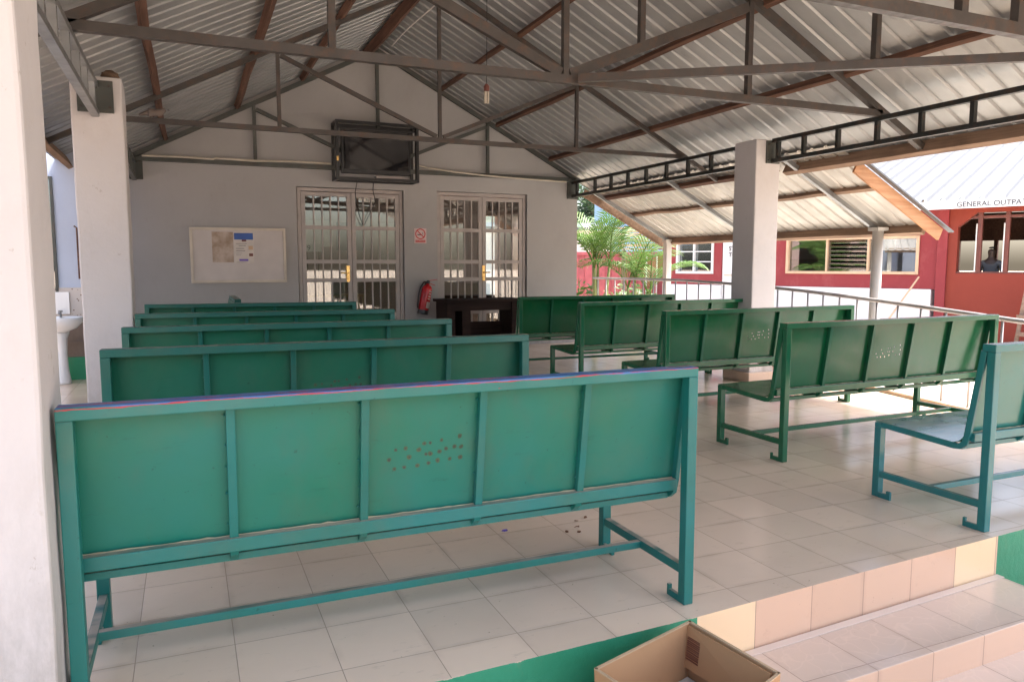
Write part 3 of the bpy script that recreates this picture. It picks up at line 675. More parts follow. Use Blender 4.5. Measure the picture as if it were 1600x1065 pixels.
def skin_blob(name, pts, edges, radii, mat, parent=None, sub=2):
    me = bpy.data.meshes.new(name); me.from_pydata([tuple(p) for p in pts], edges, []); o = bpy.data.objects.new(name, me); C.objects.link(o)
    sk_ = o.modifiers.new('skin', 'SKIN'); lay = me.skin_vertices[0] if me.skin_vertices else None
    if lay is None:
        bm = bmesh.new(); bm.from_mesh(me); bm.verts.layers.skin.verify(); bm.to_mesh(me); bm.free(); lay = me.skin_vertices[0]
    for v, r_ in zip(lay.data, radii): v.radius = (r_, r_) if not isinstance(r_, tuple) else r_
    lay.data[0].use_root = True
    s2 = o.modifiers.new('sub', 'SUBSURF'); s2.levels = sub; s2.render_levels = sub
    dg = bpy.context.evaluated_depsgraph_get(); me2 = bpy.data.meshes.new_from_object(o.evaluated_get(dg)); bpy.data.objects.remove(o)
    me2.materials.clear(); me2.materials.append(mat)
    for p in me2.polygons: p.use_smooth = True
    o = bpy.data.objects.new(name, me2); C.objects.link(o); o.parent = parent; return o
bd = empty('bird', (-.175, 6.27, 2.082))
skin_blob('bird_body', [(0,0,.030),(.045,0,.034),(.07,0,.052),(.085,0,.058),(-.05,0,.025),(-.10,0,.008)], [(0,1),(1,2),(2,3),(0,4),(4,5)], [.030,.030,.018,.014,.020,.007], M['bird'], bd)
m = MB(); m.lathe([(.005,0),(.0005,.02)], 0, 0, 6)
m.v = [Vector((.096+v.z, v.x, .057+v.y)) for v in m.v]; m.build('beak', M['black'], bd)
m = MB(); m.tube([(.0,.01,.0),(.0,.01,.012)], .003, 5); m.tube([(.0,-.01,.0),(.0,-.01,.012)], .003, 5); m.build('leg', M['timber'], bd)
tag(bd, 'brown grey bird sitting on the tie beam above the left benches', 'bird')
m = MB()
for i in range(26):
    pass
bm = bmesh.new(); bmesh.ops.create_icosphere(bm, subdivisions=3, radius=.04)
for v in bm.verts: v.co = Vector((v.co.x*1.2, v.co.y, v.co.z*.85))*(1+random.uniform(-.07,.07))
me = bpy.data.meshes.new('rubble_lump'); bm.to_mesh(me); bm.free(); me.materials.append(M['stone'])
o = bpy.data.objects.new('rubble_lump', me); C.objects.link(o); o.location = (-.365, 5.10, 2.095); tag(o, 'brown lump of rubble lying on top of the left column', 'stone')

# ---------------------------------------------------------------- benches
HOLES = [(.195,.39),(.295,.378),(.49,.32),(.55,.32),(.67,.285),(.865,.245),(.435,.425),(.51,.52),(.335,.545),(.555,.52),(.65,.495),(.72,.455),(.81,.43),(.885,.445),(.13,.56),(.185,.735),(.285,.725),(.42,.715),(.54,.69),(.635,.66),(.765,.65),(.88,.64)]
def grid_sheet(m, xs, ts, holes, P, thick):
    """sheet in (x,t) cells; P(x,t,off)->point ; holes: set of (i,j) removed"""
    n0 = len(m.v); NX, NT = len(xs), len(ts)
    for off in (0, thick):
        for x in xs:
            for t in ts: m.v.append(P(x, t, off))
    def I(i, j, k): return n0+k*NX*NT+i*NT+j
    def solid(i, j): return 0 <= i < NX-1 and 0 <= j < NT-1 and (i, j) not in holes
    for i in range(NX-1):
        for j in range(NT-1):
            if not solid(i, j): continue
            m.face([I(i,j,0),I(i,j+1,0),I(i+1,j+1,0),I(i+1,j,0)]); m.face([I(i,j,1),I(i+1,j,1),I(i+1,j+1,1),I(i,j+1,1)])
            if not solid(i-1, j): m.face([I(i,j,0),I(i,j,1),I(i,j+1,1),I(i,j+1,0)])
            if not solid(i+1, j): m.face([I(i+1,j,0),I(i+1,j+1,0),I(i+1,j+1,1),I(i+1,j,1)])
            if not solid(i, j-1): m.face([I(i,j,0),I(i+1,j,0),I(i+1,j,1),I(i,j,1)])
            if not solid(i, j+1): m.face([I(i,j+1,0),I(i,j+1,1),I(i+1,j+1,1),I(i+1,j+1,0)])
BT = .678
def back_point(t, off=0):     # centre line of the back, t 0 (top) .. 1 (bottom)
    y = .029+(.076-.029)*t; z = BT+(.345-BT)*t; n = Vector((0, .333, .047)).normalized(); return Vector((0, y, z))+n*off
def beads(m, x):
    for k in range(5):
        c = Vector((x-.012, 0, 0))+back_point(.06+.2*k+random.uniform(-.04,.04), .006); q = random.uniform(.004, .006); n0 = len(m.v)
        m.v += [c+Vector(d)*q for d in ((1,0,0),(0,1,0),(-1,0,0),(0,-1,0),(0,0,1),(0,0,-1))]
        for f in ((0,1,4),(1,2,4),(2,3,4),(3,0,4),(1,0,5),(2,1,5),(3,2,5),(0,3,5)): m.face([n0+i for i in f])
def make_bench(L, holed=False, sheet_holes=None, panels=5):
    r = empty('waiting_bench'); t = .032
    for x in (t/2, L-t/2):
        m = MB(); m.box(x-t/2, x+t/2, -t/2, t/2, 0, BT); m.build('rear_leg', M['L_frame'], r, bevel=.003)
        m = MB(); m.box(x-t/2, x+t/2, .475-t/2, .475+t/2, 0, .302); m.build('front_leg', M['L_frame'], r, bevel=.003)
        m = MB(); m.box(x-.011, x+.011, t/2, .475-t/2, .086, .112); m.build('side_stretcher', M['L_frame'], r, bevel=.002)
        m = MB(); m.prism([(t/2,.0),(.072,.0),(.072,.034),(.062,.034),(.062,.020),(t/2,.020)], x-t/2+.001, x-t/2+.012, 'x'); m.build('foot_tab', M['L_frame'], r)
        m = MB(); m.prism([(.475-t/2,.0),(.40,.0),(.40,.036),(.419,.036),(.419,.022),(.475-t/2,.022)], x-t/2+.001, x-t/2+.012, 'x'); m.build('foot_tab', M['L_frame'], r)
    m = MB(); m.box(0, L, -t/2, t/2+.020, BT, BT+.028); m.build('top_rail', M['L_top'], r, bevel=.003)
    m = MB(); m.box(t-.010, L-t+.010, .226, .248, .088, .110); m.build('long_stretcher', M['L_frame'], r, bevel=.002)
    # side bars and stiles follow the back, the bend and the seat
    prof = [back_point(.0), back_point(.5), back_point(.97), Vector((0,.085,.318)), Vector((0,.104,.303)), Vector((0,.130,.300)), Vector((0,.30,.308)), Vector((0,.475-.018,.316))]
    a = .003; b_ = L-.003
    for x in (a+.005, b_-.005):
        m = MB(); m.path([Vector((x,0,0))+p for p in prof], .014, .022, (1,0,0)); m.build('side_bar', M['L_frame'], r, bevel=.002)
    for k in range(1, panels):
        x = .030+(L-.060)*k/panels; m = MB(); m.path([Vector((x,0,0))+p for p in prof], .020, .020, (1,0,0)); beads(m, x); m.build('stile', M['L_frame'], r, bevel=.002)
    m = MB(); q = back_point(.94); m.box(a+.0125, b_-.0125, q.y-.019, q.y+.0105, .327, .360); m.build('lower_rail', M['L_frame'], r, bevel=.003)
    m = MB(); m.box(a+.012, b_-.012, .100, .122, .290, .308); m.build('seat_rail', M['L_frame'], r, bevel=.002)
    m = MB(); m.box(0, L, .475-t/2, .475+t/2, .302, .324); m.build('seat_rail', M['L_frame'], r, bevel=.003)
    # ragged pale line of old sealant where the sheet meets the lower rail
    rail_o = [o for o in C.objects if o.parent == r and o.name.startswith('lower_rail')][0]
    m = MB(); N = 90; pts = [Vector((a+.016+(b_-a-.032)*i/N, q.y+.004+random.uniform(-.001,.001), .3602+random.uniform(0,.0012))) for i in range(N+1)]
    m.tube(pts, [random.uniform(.0008,.0030) for _ in pts], 5); m.build('sealant_line', M['sealant'], rail_o)
    # back sheet, on the sitting side of the frame
    px0 = a+(b_-a)*2/panels; pw = (b_-a)/panels
    xs = [a, a+pw, px0]; ts = [0, .3]; holes = set()
    sub = 'holes' if holed else None
    if holed:
        cell = .0065; gx0 = px0+pw*.12; gx1 = px0+pw*.92; nx = int((gx1-gx0)/cell); tz0, tz1 = .38, .62; nz = int((tz1-tz0)*.34/cell)
        xs = [a, px0]+[gx0+i*cell for i in range(nx+1)]+[px0+pw, b_]
        ts = [0]+[tz0+(tz1-tz0)*j/nz for j in range(nz+1)]+[1.0]
        for u, v in HOLES:
            if random.random() < .2: continue
            i = 2+int((u*.8)/.8*(nx-1)); j = 1+int((v-.2)/.6*(nz-1)); holes.add((min(i, len(xs)-2), min(max(j,1), len(ts)-3)))
    else: xs = [a, px0, b_]; ts = [0, .5, 1.0]
    P = lambda x, t_, off: Vector((x,0,0))+back_point(t_, .0115+off)
    m = MB(); grid_sheet(m, xs, ts, holes, P, .0025); m.build('backrest', M['L_panel'], r)
    pr = [back_point(1.0, .0115), Vector((0,.099,.330)), Vector((0,.113,.318)), Vector((0,.133,.3125)), Vector((0,.30,.3205)), Vector((0,.475+t/2,.3275))]
    m = MB(); m.path([Vector(((a+b_)/2,0,0))+p for p in pr], b_-a-.001, .003, (1,0,0)); m.build('seat', M['L_panel'], r)
    return r
def rust_spots(bench, L, parent_name='backrest'):
    t = .032; a = .003; b_ = L-.003; px0 = a+(b_-a)*2/5; pw = (b_-a)/5
    par = [o for o in C.objects if o.parent == bench and o.name.split('.')[0] == 'backrest'][0]
    for u, v in HOLES:
        x = px0+pw*(.12+.80*u); tt = .36+(v-.2)*.44
        c = Vector((x,0,0))+back_point(tt, .0112); n = Vector((0,-.333,-.052)).normalized(); e1 = Vector((1,0,0)); e2 = n.cross(e1)
        for nm, mt, R, off in (('rust_spot', 'rust', random.uniform(.0045,.007), .0), ('drilled_hole', 'dark_ink', random.uniform(.002,.0032), .0007)):
            mb = MB(); N = 9; w_ = [R*random.uniform(.8,1.15) for _ in range(N)]
            for k in range(N): A = 2*math.pi*k/N; mb.v.append(c+n*off+e1*w_[k]*math.cos(A)+e2*w_[k]*math.sin(A))
            mb.face(list(range(N))); mb.build(nm, M[mt], par)
def setmats(root, fr, pn, tp):
    for o in C.objects:
        if o.parent == root and o.type == 'MESH':
            nm = o.name.split('.')[0]; mt = pn if nm in ('backrest', 'seat') else tp if nm == 'top_rail' else fr
            o.material_slots[0].link = 'OBJECT'; o.material_slots[0].material = M[mt]
LL, LR = 1.597, 1.645
pL = make_bench(LL); pR = make_bench(LR); pH = make_bench(LR, True)
def place(proto, used, x, y, ang, label, mats, grp):
    o = proto if not used else copy_tree(proto)
    o.location = (x, y, 0.001); o.rotation_euler = (0, 0, rad(ang)); setmats(o, *mats); tag(o, label, 'bench', grp); return o
gL, gR = 'green steel benches in the left row', 'green steel benches in the right row'
ML2 = ('L2_frame', 'L2_panel', 'L2_frame'); MR = ('R_frame', 'R_panel', 'R_frame')
specL = [(-.259,1.768,-.3,'large turquoise green steel bench in the foreground with a chipped blue and red top rail',('L_frame','L_panel','L_top')),
 (-.285,2.925,-2.2,'green bench directly behind the turquoise foreground bench, second in the left row',ML2),
 (-.288,3.92,-2.4,'green bench third from the camera in the left row, overlapping the black desk',ML2),
 (-.290,4.97,-4.5,'green bench fourth from the camera in the left row',ML2),
 (-.290,6.12,-7,'green bench farthest back in the left row, below the notice board',ML2)]
bl_ = []
for i, (x, y, a, lb, mt) in enumerate(specL): bl_.append(place(pL, i > 0, x, y, a, lb, mt, gL))
bl_[3].scale = (.968, 1, 1); bl_[4].scale = (.955, 1, 1); rust_spots(bl_[0], LL); rust_spots(bl_[1], LL)
place(pR, False, 2.703, 1.812, 0, 'blue green bench cut off by the right edge of the photo, nearest on the right', ('R1_frame','R1_panel','R1_frame'), gR)
place(pH, False, 2.733, 2.885, 1.2, 'green bench with drilled holes, second from the camera in the right row', ('R_frame2','R_panel2','R_frame2') if 'R_frame2' in M else MR, gR)
place(pH, True, 2.762, 3.955, 1.2, 'dark green bench with drilled holes, third in the right row in front of the column', MR, gR)
place(pR, True, 2.770, 5.09, 1.2, 'dark green bench fourth in the right row, with its seat end showing on the left', MR, gR)
place(pR, True, 2.748, 6.20, -2, 'dark green bench farthest back in the right row, right of the black desk', MR, gR)
pS = make_bench(.85, panels=5); place(pS, False, .40, 6.72, 90, 'short green bench turned sideways against the wall below the notice board', ML2, gL)

# ---------------------------------------------------------------- cardboard box
bx = empty('cardboard_box', (1.04, 1.40, GZ)); ht = .03-GZ
cs = [Vector((1.226,1.61)), Vector((.865,1.50)), Vector((.93,1.18)), Vector((1.262,1.305))]
cs = [c-Vector((1.04,1.40)) for c in cs]; bt = [c*.93 for c in cs]
for i in range(4):
    j = (i+1) % 4; a, b_, c, d = cs[i], cs[j], bt[j], bt[i]; th = .006
    nrm = Vector((-(b_-a).y, (b_-a).x)).normalized()*th
    if nrm.dot(-(a+b_)/2) < 0: nrm = -nrm
    m = MB(); m.hexa([(d.x,d.y,.002),(c.x,c.y,.002),(c.x+nrm.x,c.y+nrm.y,.002),(d.x+nrm.x,d.y+nrm.y,.002),(a.x,a.y,ht),(b_.x,b_.y,ht),(b_.x+nrm.x,b_.y+nrm.y,ht),(a.x+nrm.x,a.y+nrm.y,ht)])
    m.build('side_wall', M['card'], bx)
    e = MB(); e.bar((a.x+nrm.x/2,a.y+nrm.y/2,ht+.0008),(b_.x+nrm.x/2,b_.y+nrm.y/2,ht+.0008), .0075, .003); e.build('rim', M['card_edge'], bx)
m = MB(); m.hexa([(*(b_q*.97), z) for z in (ht-.15,) for b_q in bt]+[(*(b_q*.97), ht-.145) for b_q in bt]); m.build('bottom', M['conc'], bx)
# inner flap folded in at the back right wall, with a bar code
fl = empty('x'); bpy.data.objects.remove(fl)
A = cs[0]; B = cs[3]; dirv = (B-A).normalized(); inn = Vector((-dirv.y, dirv.x)); inn = inn if inn.dot(-A) > 0 else -inn
def FP(s, z, o): q = A*(.99)+dirv*s+inn*o; return (q.x, q.y, ht+z)
m = MB(); m.hexa([FP(.01,-.118,.022),FP(.28,-.10,.03),FP(.28,-.10,.034),FP(.01,-.118,.026),FP(.008,-.004,.010),FP(.29,-.004,.010),FP(.29,-.004,.014),FP(.008,-.004,.014)])
flap = m.build('inner_flap', M['card'], bx)
m = MB(); z0, z1 = -.030, -.088
k = 0; s_ = .0
zz = z0
random.seed(3)
while zz > z1:
    h_ = random.choice((.0012,.002,.003)); f_ = -zz/.115; o_ = .0158+f_*.013
    m.hexa([FP(.016,zz-h_,o_+.0006),FP(.062,zz-h_,o_+.0012),FP(.062,zz-h_,o_+.0022),FP(.016,zz-h_,o_+.0016),FP(.016,zz,o_),FP(.062,zz,o_+.0006),FP(.062,zz,o_+.0016),FP(.016,zz,o_+.001)])
    zz -= h_+random.choice((.0024,.0036))
m.build('bar_code', M['frame_maroon'], flap)
tag(bx, 'open brown cardboard box with a bar code inside, standing beside the steps', 'box')

# ---------------------------------------------------------------- litter on the floor
random.seed(11)
for i, (x, y) in enumerate(((1.33,2.45),(1.36,2.51),(1.41,2.53),(1.27,2.42),(1.31,2.40))):
    m = MB(); r_ = .011; n = 7; n0 = 0
    for k in range(n): A_ = 2*math.pi*k/n; m.v.append(Vector((r_*random.uniform(.5,1.3)*math.cos(A_), r_*.5*random.uniform(.5,1.3)*math.sin(A_), random.uniform(.0,.006))))
    for k in range(n): m.v.append(m.v[k]+Vector((0,0,.0012)))
    m.face(list(range(n))[::-1]); m.face(list(range(n, 2*n)))
    for k in range(n): m.face([k,(k+1)%n,n+(k+1)%n,n+k])
    o = m.build('dry_leaf', plain('dry_leaf_brown', (.20,.08,.04), .8)); o.location = (x, y, .0015); o.rotation_euler = (0,0,random.uniform(0,3))
    tag(o, 'small dry brown leaf scrap on the tiles under the foreground bench', 'leaf', 'dry leaf scraps on the tiles')
bm = bmesh.new(); bmesh.ops.create_icosphere(bm, subdivisions=2, radius=.008)
for v in bm.verts: v.co = Vector((v.co.x*1.5, v.co.y, v.co.z*.4))*(1+random.uniform(-.3,.3))
me = bpy.data.meshes.new('plastic_scrap'); bm.to_mesh(me); bm.free(); me.materials.append(M['purple_ink'])
o = bpy.data.objects.new('plastic_scrap', me); C.objects.link(o); o.location = (1.06, 2.52, .006); tag(o, 'tiny purple plastic scrap on the tiles under the foreground bench', 'litter')

# ---------------------------------------------------------------- railing on the right
rl = empty('railing', (5.1, 5, 0)); OFF = Vector((5.1, 5, 0))
def rpt(s):   # position along path with height
    seg = []; acc = 0
    for i in range(len(RP)-1):
        a, b_ = Vector(RP[i]), Vector(RP[i+1]); d = (b_-a).length
        if acc+d >= s or i == len(RP)-2:
            t = min(1, (s-acc)/d); p = a.lerp(b_, t); z = RZ[i]+(RZ[i+1]-RZ[i])*t; return Vector((p.x, p.y, z))
        acc += d
TOT = sum((Vector(RP[i+1])-Vector(RP[i])).length for i in range(len(RP)-1))
m = MB(); m.tube([rpt(TOT*i/40)-OFF for i in range(41)], .016, 10); M['rail'] = metal('grey_rail_paint', (.34, .33, .33), .45, .2, .25); m.build('top_rail', M['rail'], rl, smooth=True)
s_ = .05
while s_ < TOT:
    p = rpt(s_)-OFF; m = MB(); m.tube([(p.x,p.y,-.01),(p.x,p.y,p.z-.012)], .0085, 8); m.build('baluster', M['rail'], rl, smooth=True); s_ += .235
tag(rl, 'grey metal railing along the right edge of the tiled floor', 'railing')

# ---------------------------------------------------------------- left side: wash area wall, sink
lw = empty('wash_area_wall', (-1.6, 7.45, 0))
m = MB(); m.box(-1.2, 1.0, 0, .12, .80, 2.1); m.build('painted_wall', M['blue_wall'], lw)
m = MB(); m.box(-1.2, 1.0, -.012, .12, .50, .7995); m.build('pebble_splashback', M['terrazzo'], lw)
m = MB(); m.box(-1.2, 1.0, .0, .12, .20, .4995); m.box(-1.2, 1.0, -.035, 0, .325, .337); m.build('bare_plaster', M['brown_plaster'], lw)
m = MB(); m.box(-1.2, 1.0, -.01, .12, .001, .1995); m.build('green_skirting', M['green_riser'], lw)
m = MB(); m.box(.14, .585, -.012, -.001, .78, 1.72); w1 = m.build('window', M['glass_dark'], lw)
m = MB(); m.box(.572, .592, -.025, -.0005, .76, 1.735); m.box(.14, .572, -.025, -.0005, 1.715, 1.735); m.build('window_frame', M['steel_grey'], w1)
m = MB(); m.tube([(.755,-.03,.875),(.755,-.03,1.31),(.735,-.03,1.325)], .007, 8); m.build('pipe', M['timber'], lw)
tag(lw, 'pale blue wall with pebble splashback and green base behind the sink at far left', 'wall')
sn = empty('wash_basin', (-.985, 7.18, 0))
m = MB(); m.lathe([(.06,.44),(.13,.47),(.175,.52),(.185,.558),(.178,.565),(.165,.558),(.12,.50),(.02,.485)], 0, 0, 32, 1.0, .8); m.build('basin', M['white_gloss'], sn, smooth=True)
m = MB(); m.lathe([(.060,.001),(.062,.02),(.048,.12),(.042,.25),(.048,.38),(.07,.44)], 0, .05, 24); m.build('pedestal', M['white_gloss'], sn, smooth=True)
m = MB(); m.tube([(-.0,.12,.555),(0,.12,.60),(0,.06,.605),(0,.05,.59)], .009, 8); m.box(-.015,.015,.11,.13,.60,.615); m.build('tap', M['galv'], sn)
tag(sn, 'white ceramic wash basin on a pedestal at the far left', 'sink')
m = MB(); m.box(-.07,.07,-.004,.004,0,.19); o = m.build('mirror_panel', M['white_gloss'], bevel=.002); o.location = (-1.0, 7.42, .575); tag(o, 'small white upright panel on the wall above the wash basin', 'panel')

# ---------------------------------------------------------------- outpatient building (right background)
u = Vector((.393,-.92)).normalized(); ob = empty('outpatient_building', (11.0, 8.35, 0), math.atan2(u.y, u.x))
def ob_box(nm, mt, boxes, par=None, bevel=0):
    m = MB()
    for b_ in boxes: m.box(*b_)
    return m.build(nm, M[mt], par or ob, bevel=bevel)
# red wall A pieces around openings, s from -6 to .05 ; z .6..1.95
ob_box('red_wall', 'red_wall', [(-5.05,-4.74,0,.14,.60,1.95),(-4.74,-3.92,0,.14,.60,.82),(-4.74,-3.92,0,.14,1.50,1.95),(-3.92,-3.75,0,.14,.60,1.95),(-3.15,-2.45,0,.14,.60,1.95),(-2.45,-.28,0,.14,.60,.84),(-2.45,-.28,0,.14,1.45,1.95),(-.28,0.0,0,.14,.60,1.95)])
ob_box('white_base', 'white_wall', [(-5.05,-3.75,-.03,.14,GZ,.5995),(-3.15,-.06,-.03,.14,GZ,.5995)])
ob_box('corner_pillar', 'red_wall', [(0.002,.14,-.05,.14,GZ,1.95)])
wall_b = MB(); wall_b.prism([(.142,GZ),(3.2,GZ),(3.2,1.93),(.142,1.93)], 0, .001)
wb_ = MB(); wb_.box(.142,3.2,0,.14,GZ,.86); wb_.box(.142,.27,0,.14,.86,1.93); wb_.box(.27,3.2,0,.14,1.79,1.93); wb_.prism([(.27,1.58),(.27,1.79),(.52,1.79)], 0, .14); wb_.build('shaded_red_wall', M['shaded_red_wall'], ob)
dr = ob_box('door', 'white_wall', [(-3.745,-3.155,.03,.06,GZ,1.45)]); ob_box('door_rail', 'frame_tan', [(-3.70,-3.2,.02,.0295,.78,.80)], dr)
text_obj('lettering', 'STAFF\nTOILET', .12, M['dark_ink'], (-3.62,.018,1.26), (rad(90),0,0), dr)
def win(a, b_, z0, z1, fr, mull, hbars, gl='glass_dark', louv=None):
    w_ = ob_box('window', fr, [(a-.02,b_+.02,-.03,.05,z0-.045,z0),(a-.02,b_+.02,-.03,.05,z1,z1+.04),(a-.045,a,-.03,.05,z0-.045,z1+.04),(b_,b_+.045,-.03,.05,z0-.045,z1+.04)]+[(x-.016,x+.016,-.02,.045,z0,z1) for x in mull]+[(a,b_,-.012,.02,z-.010,z+.010) for z in hbars])
    ob_box('pane', gl, [(a,b_,.050,.056,z0,z1)], w_); return w_
win(-4.70,-3.96,.86,1.46,'white_paint',[-4.35],[1.05,1.25])
wm = win(-2.42,-.31,.88,1.42,'frame_tan',[-1.74,-1.05],[])
lv = MB()
for k in range(7):
    z = .93+k*.075; lv.hexa([(-1.70,-.01,z),(-1.10,-.01,z),(-1.10,.03,z+.05),(-1.70,.03,z+.05),(-1.70,-.006,z),(-1.10,-.006,z),(-1.10,.034,z+.05),(-1.70,.034,z+.05)])
lv.build('louvres', M['glass_dark'], wm)
wv = ob_box('window', 'frame_maroon', [(.27,3.2,.02,.11,.861,.885)]+[(x-.03,x+.03,.03,.10,.885,1.79) for x in (.56,.92,1.45,2.1)]+[(.27,3.2,.04,.09,1.70,1.74)])
for x in (.52, .885): ob_box('mullion', 'white_paint', [(x-.008,x+.008,.012,.0195,.885,1.62)], wv)
# interior behind: floor, back wall with bright openings
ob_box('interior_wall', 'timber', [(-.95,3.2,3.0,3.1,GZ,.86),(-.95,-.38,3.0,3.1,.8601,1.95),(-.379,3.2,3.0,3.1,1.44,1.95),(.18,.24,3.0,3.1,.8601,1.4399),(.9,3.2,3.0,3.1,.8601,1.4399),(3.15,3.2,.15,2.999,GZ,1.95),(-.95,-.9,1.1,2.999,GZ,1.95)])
ob_box('pane_backdrop', 'white_wall', [(-5.0,-1.72,1.0,1.05,GZ,.98),(-5.0,-1.72,1.0,1.05,1.10,1.95),(-1.0,-.08,1.0,1.05,GZ,1.28)])  # pale backdrop added for the reflections and through views in the panes
ob_box('backdrop_band', 'green_riser', [(-5.0,-1.72,.995,1.055,.981,1.099)])  # green stripe of the backdrop, part of the same reflected view
ob_box('interior_floor', 'conc', [(-5.0,3.2,.15,3.1,GZ,-.135)])
ob_box('curtain', 'frame_tan', [(-4.66,-4.40,.09,.10,.86,1.30),(-4.3,-4.0,.09,.10,.86,1.46)])
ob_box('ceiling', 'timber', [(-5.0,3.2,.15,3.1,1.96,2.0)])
# roof and fascia
rf = MB(); z0, y0 = 1.955, -.42
nR = 80; base = 0
xs = []
x = -5.5
while x < 4.2:
    xs += [(x,0),(x+.13,0),(x+.15,.04),(x+.20,.04),(x+.22,0)]; x += .26
for (yy, zz) in ((y0, z0), (1.6, z0+.33*2.02), (5.4, z0+.33*5.82)):
    for (xx, dz) in xs: rf.v.append(Vector((xx, yy, zz+dz)))
P_ = len(xs)
for i in range(2):
    for j in range(P_-1): rf.face([i*P_+j, i*P_+j+1, (i+1)*P_+j+1, (i+1)*P_+j])
rf.build('roof', M['white_roof'], ob, fix=False)
ob_box('fascia', 'white_paint', [(-.20,4.2,-.44,-.42,1.835,1.955),(-5.5,-.202,-.43,-.42,1.86,1.94)])
ob_box('soffit', 'white_paint', [(-5.5,4.2,-.419,-.001,1.955,1.96)])
text_obj('lettering', 'GENERAL OUTPATIENT', .105, M['dark_ink'], (.33,-.4425,1.86), (rad(90),0,0), ob, .002)
tag(ob, 'red and white building with a white corrugated roof and a lettered fascia at right', 'building')
# person standing inside behind the window
pw_ = ob.matrix_basis @ Vector((.74, .55, 0)) if False else None
ca, sa = math.cos(math.atan2(u.y,u.x)), math.sin(math.atan2(u.y,u.x))
def obw(s, y, z=0): return (11.0+ca*s-sa*y, 8.35+sa*s+ca*y, z)
ps = empty('person', obw(.66, .42, -.134), math.atan2(u.y,u.x)); h0 = 1.36/K*1.27
H_ = 1.33
pts = [(0,0,.70),(0,0,.86),(0,.01,1.02),(0,0,1.17),(0,-.005,1.24),(0,-.012,1.30),(0,-.012,1.38), (-.075,0,.66),(-.08,0,.36),(-.08,.01,.06),(-.08,-.07,.02),(.075,0,.66),(.08,0,.36),(.08,.01,.06),(.08,-.07,.02),(-.14,0,1.14),(-.18,.01,.92),(-.17,-.05,.72),(-.165,-.07,.64),(.14,0,1.14),(.18,.01,.92),(.17,-.05,.72),(.165,-.07,.64)]
ed = [(0,1),(1,2),(2,3),(3,4),(4,5),(5,6),(0,7),(7,8),(8,9),(9,10),(0,11),(11,12),(12,13),(13,14),(3,15),(15,16),(16,17),(17,18),(3,19),(19,20),(20,21),(21,22)]
rd = [(.115,.075),(.105,.07),(.12,.075),(.10,.065),.038,.055,.060,.065,.045,.03,.025,.065,.045,.03,.025,.045,.036,.026,.02,.045,.036,.026,.02]
skin_blob('body', pts, ed, rd, M['skin'], ps)
skin_blob('shirt', [(0,0,.72),(0,0,.88),(0,.01,1.03),(0,0,1.165),(-.14,0,1.14),(-.18,.01,.97),(.14,0,1.14),(.18,.01,.97)], [(0,1),(1,2),(2,3),(3,4),(4,5),(3,6),(6,7)], [(.125,.085),(.115,.08),(.13,.085),(.105,.07),.052,.045,.052,.045], M['shirt'], ps)
skin_blob('hair', [(0,.006,1.385),(0,.0,1.405)], [(0,1)], [.060,.045], M['black'], ps)
tag(ps, 'person in a grey shirt standing behind the window of the red building', 'person')
# pole leaning, ladder like frame, boxes
sp = MB(); a_ = obw(-.22,-.12,.80); b_ = obw(-.75,-.75,GZ+.01); sp.tube([a_, b_], .014, 8); tag(sp.build('broom_stick', M['frame_tan']), 'long pale stick leaning against the white base of the red building', 'stick')
ld = empty('wooden_trestle', obw(1.32,-.45,GZ), math.atan2(u.y,u.x))
for x0, x1 in ((-.14,-.05),(.30,.22)):
    m = MB(); m.bar((x0,0,0),(x1,.15,1.02), .05, .05); m.build('leg', M['timber_eave'], ld)
m = MB(); m.bar((-.13,.0,.60),(.28,.0,.60), .04, .06); m.bar((-.12,.0,.35),(.28,.0,.35), .04, .06); m.build('cross_bar', M['timber_eave'], ld)
tag(ld, 'weathered wooden trestle standing by the shaded red wall at the right edge', 'trestle')
for i, (s_, y_, lb) in enumerate(((-2.75,-.75,'brown open carton on the ground beside the right column'),(-2.45,-.9,'brown battered carton beyond the railing, right of the other carton'))):
    o = empty('carton', obw(s_, y_, GZ), .4+i); 
    for (x0,x1,y0_,y1_) in ((-.13,.13,-.1,-.09),(-.13,.13,.09,.1),(-.13,-.12,-.09,.09),(.12,.13,-.09,.09)):
        m = MB(); m.box(x0,x1,y0_,y1_,.001,.26); m.build('side_wall', M['card'], o)
    m = MB(); m.bar((-.13,-.10,.26),(-.13,-.2,.2), .24, .006); m.build('flap', M['card'], o)
    m = MB(); m.box(-.12,.12,-.09,.09,.001,.01); m.build('bottom', M['card'], o); tag(o, lb, 'box', 'cartons beyond the railing')
for i, s_ in enumerate((.05, .32)):
    m = MB(); x, y, z = obw(s_, -1.9, GZ); m.lathe([(.03,GZ),(.03,.12),(.035,.13),(.035,.17),(.02,.19)], x, y, 12)
    tag(m.build('bollard', M['white_paint']), 'white stub post beyond the railing in front of the red corner, ' + ('left of two' if i == 0 else 'right of two'), 'bollard', 'stub posts beyond the railing')

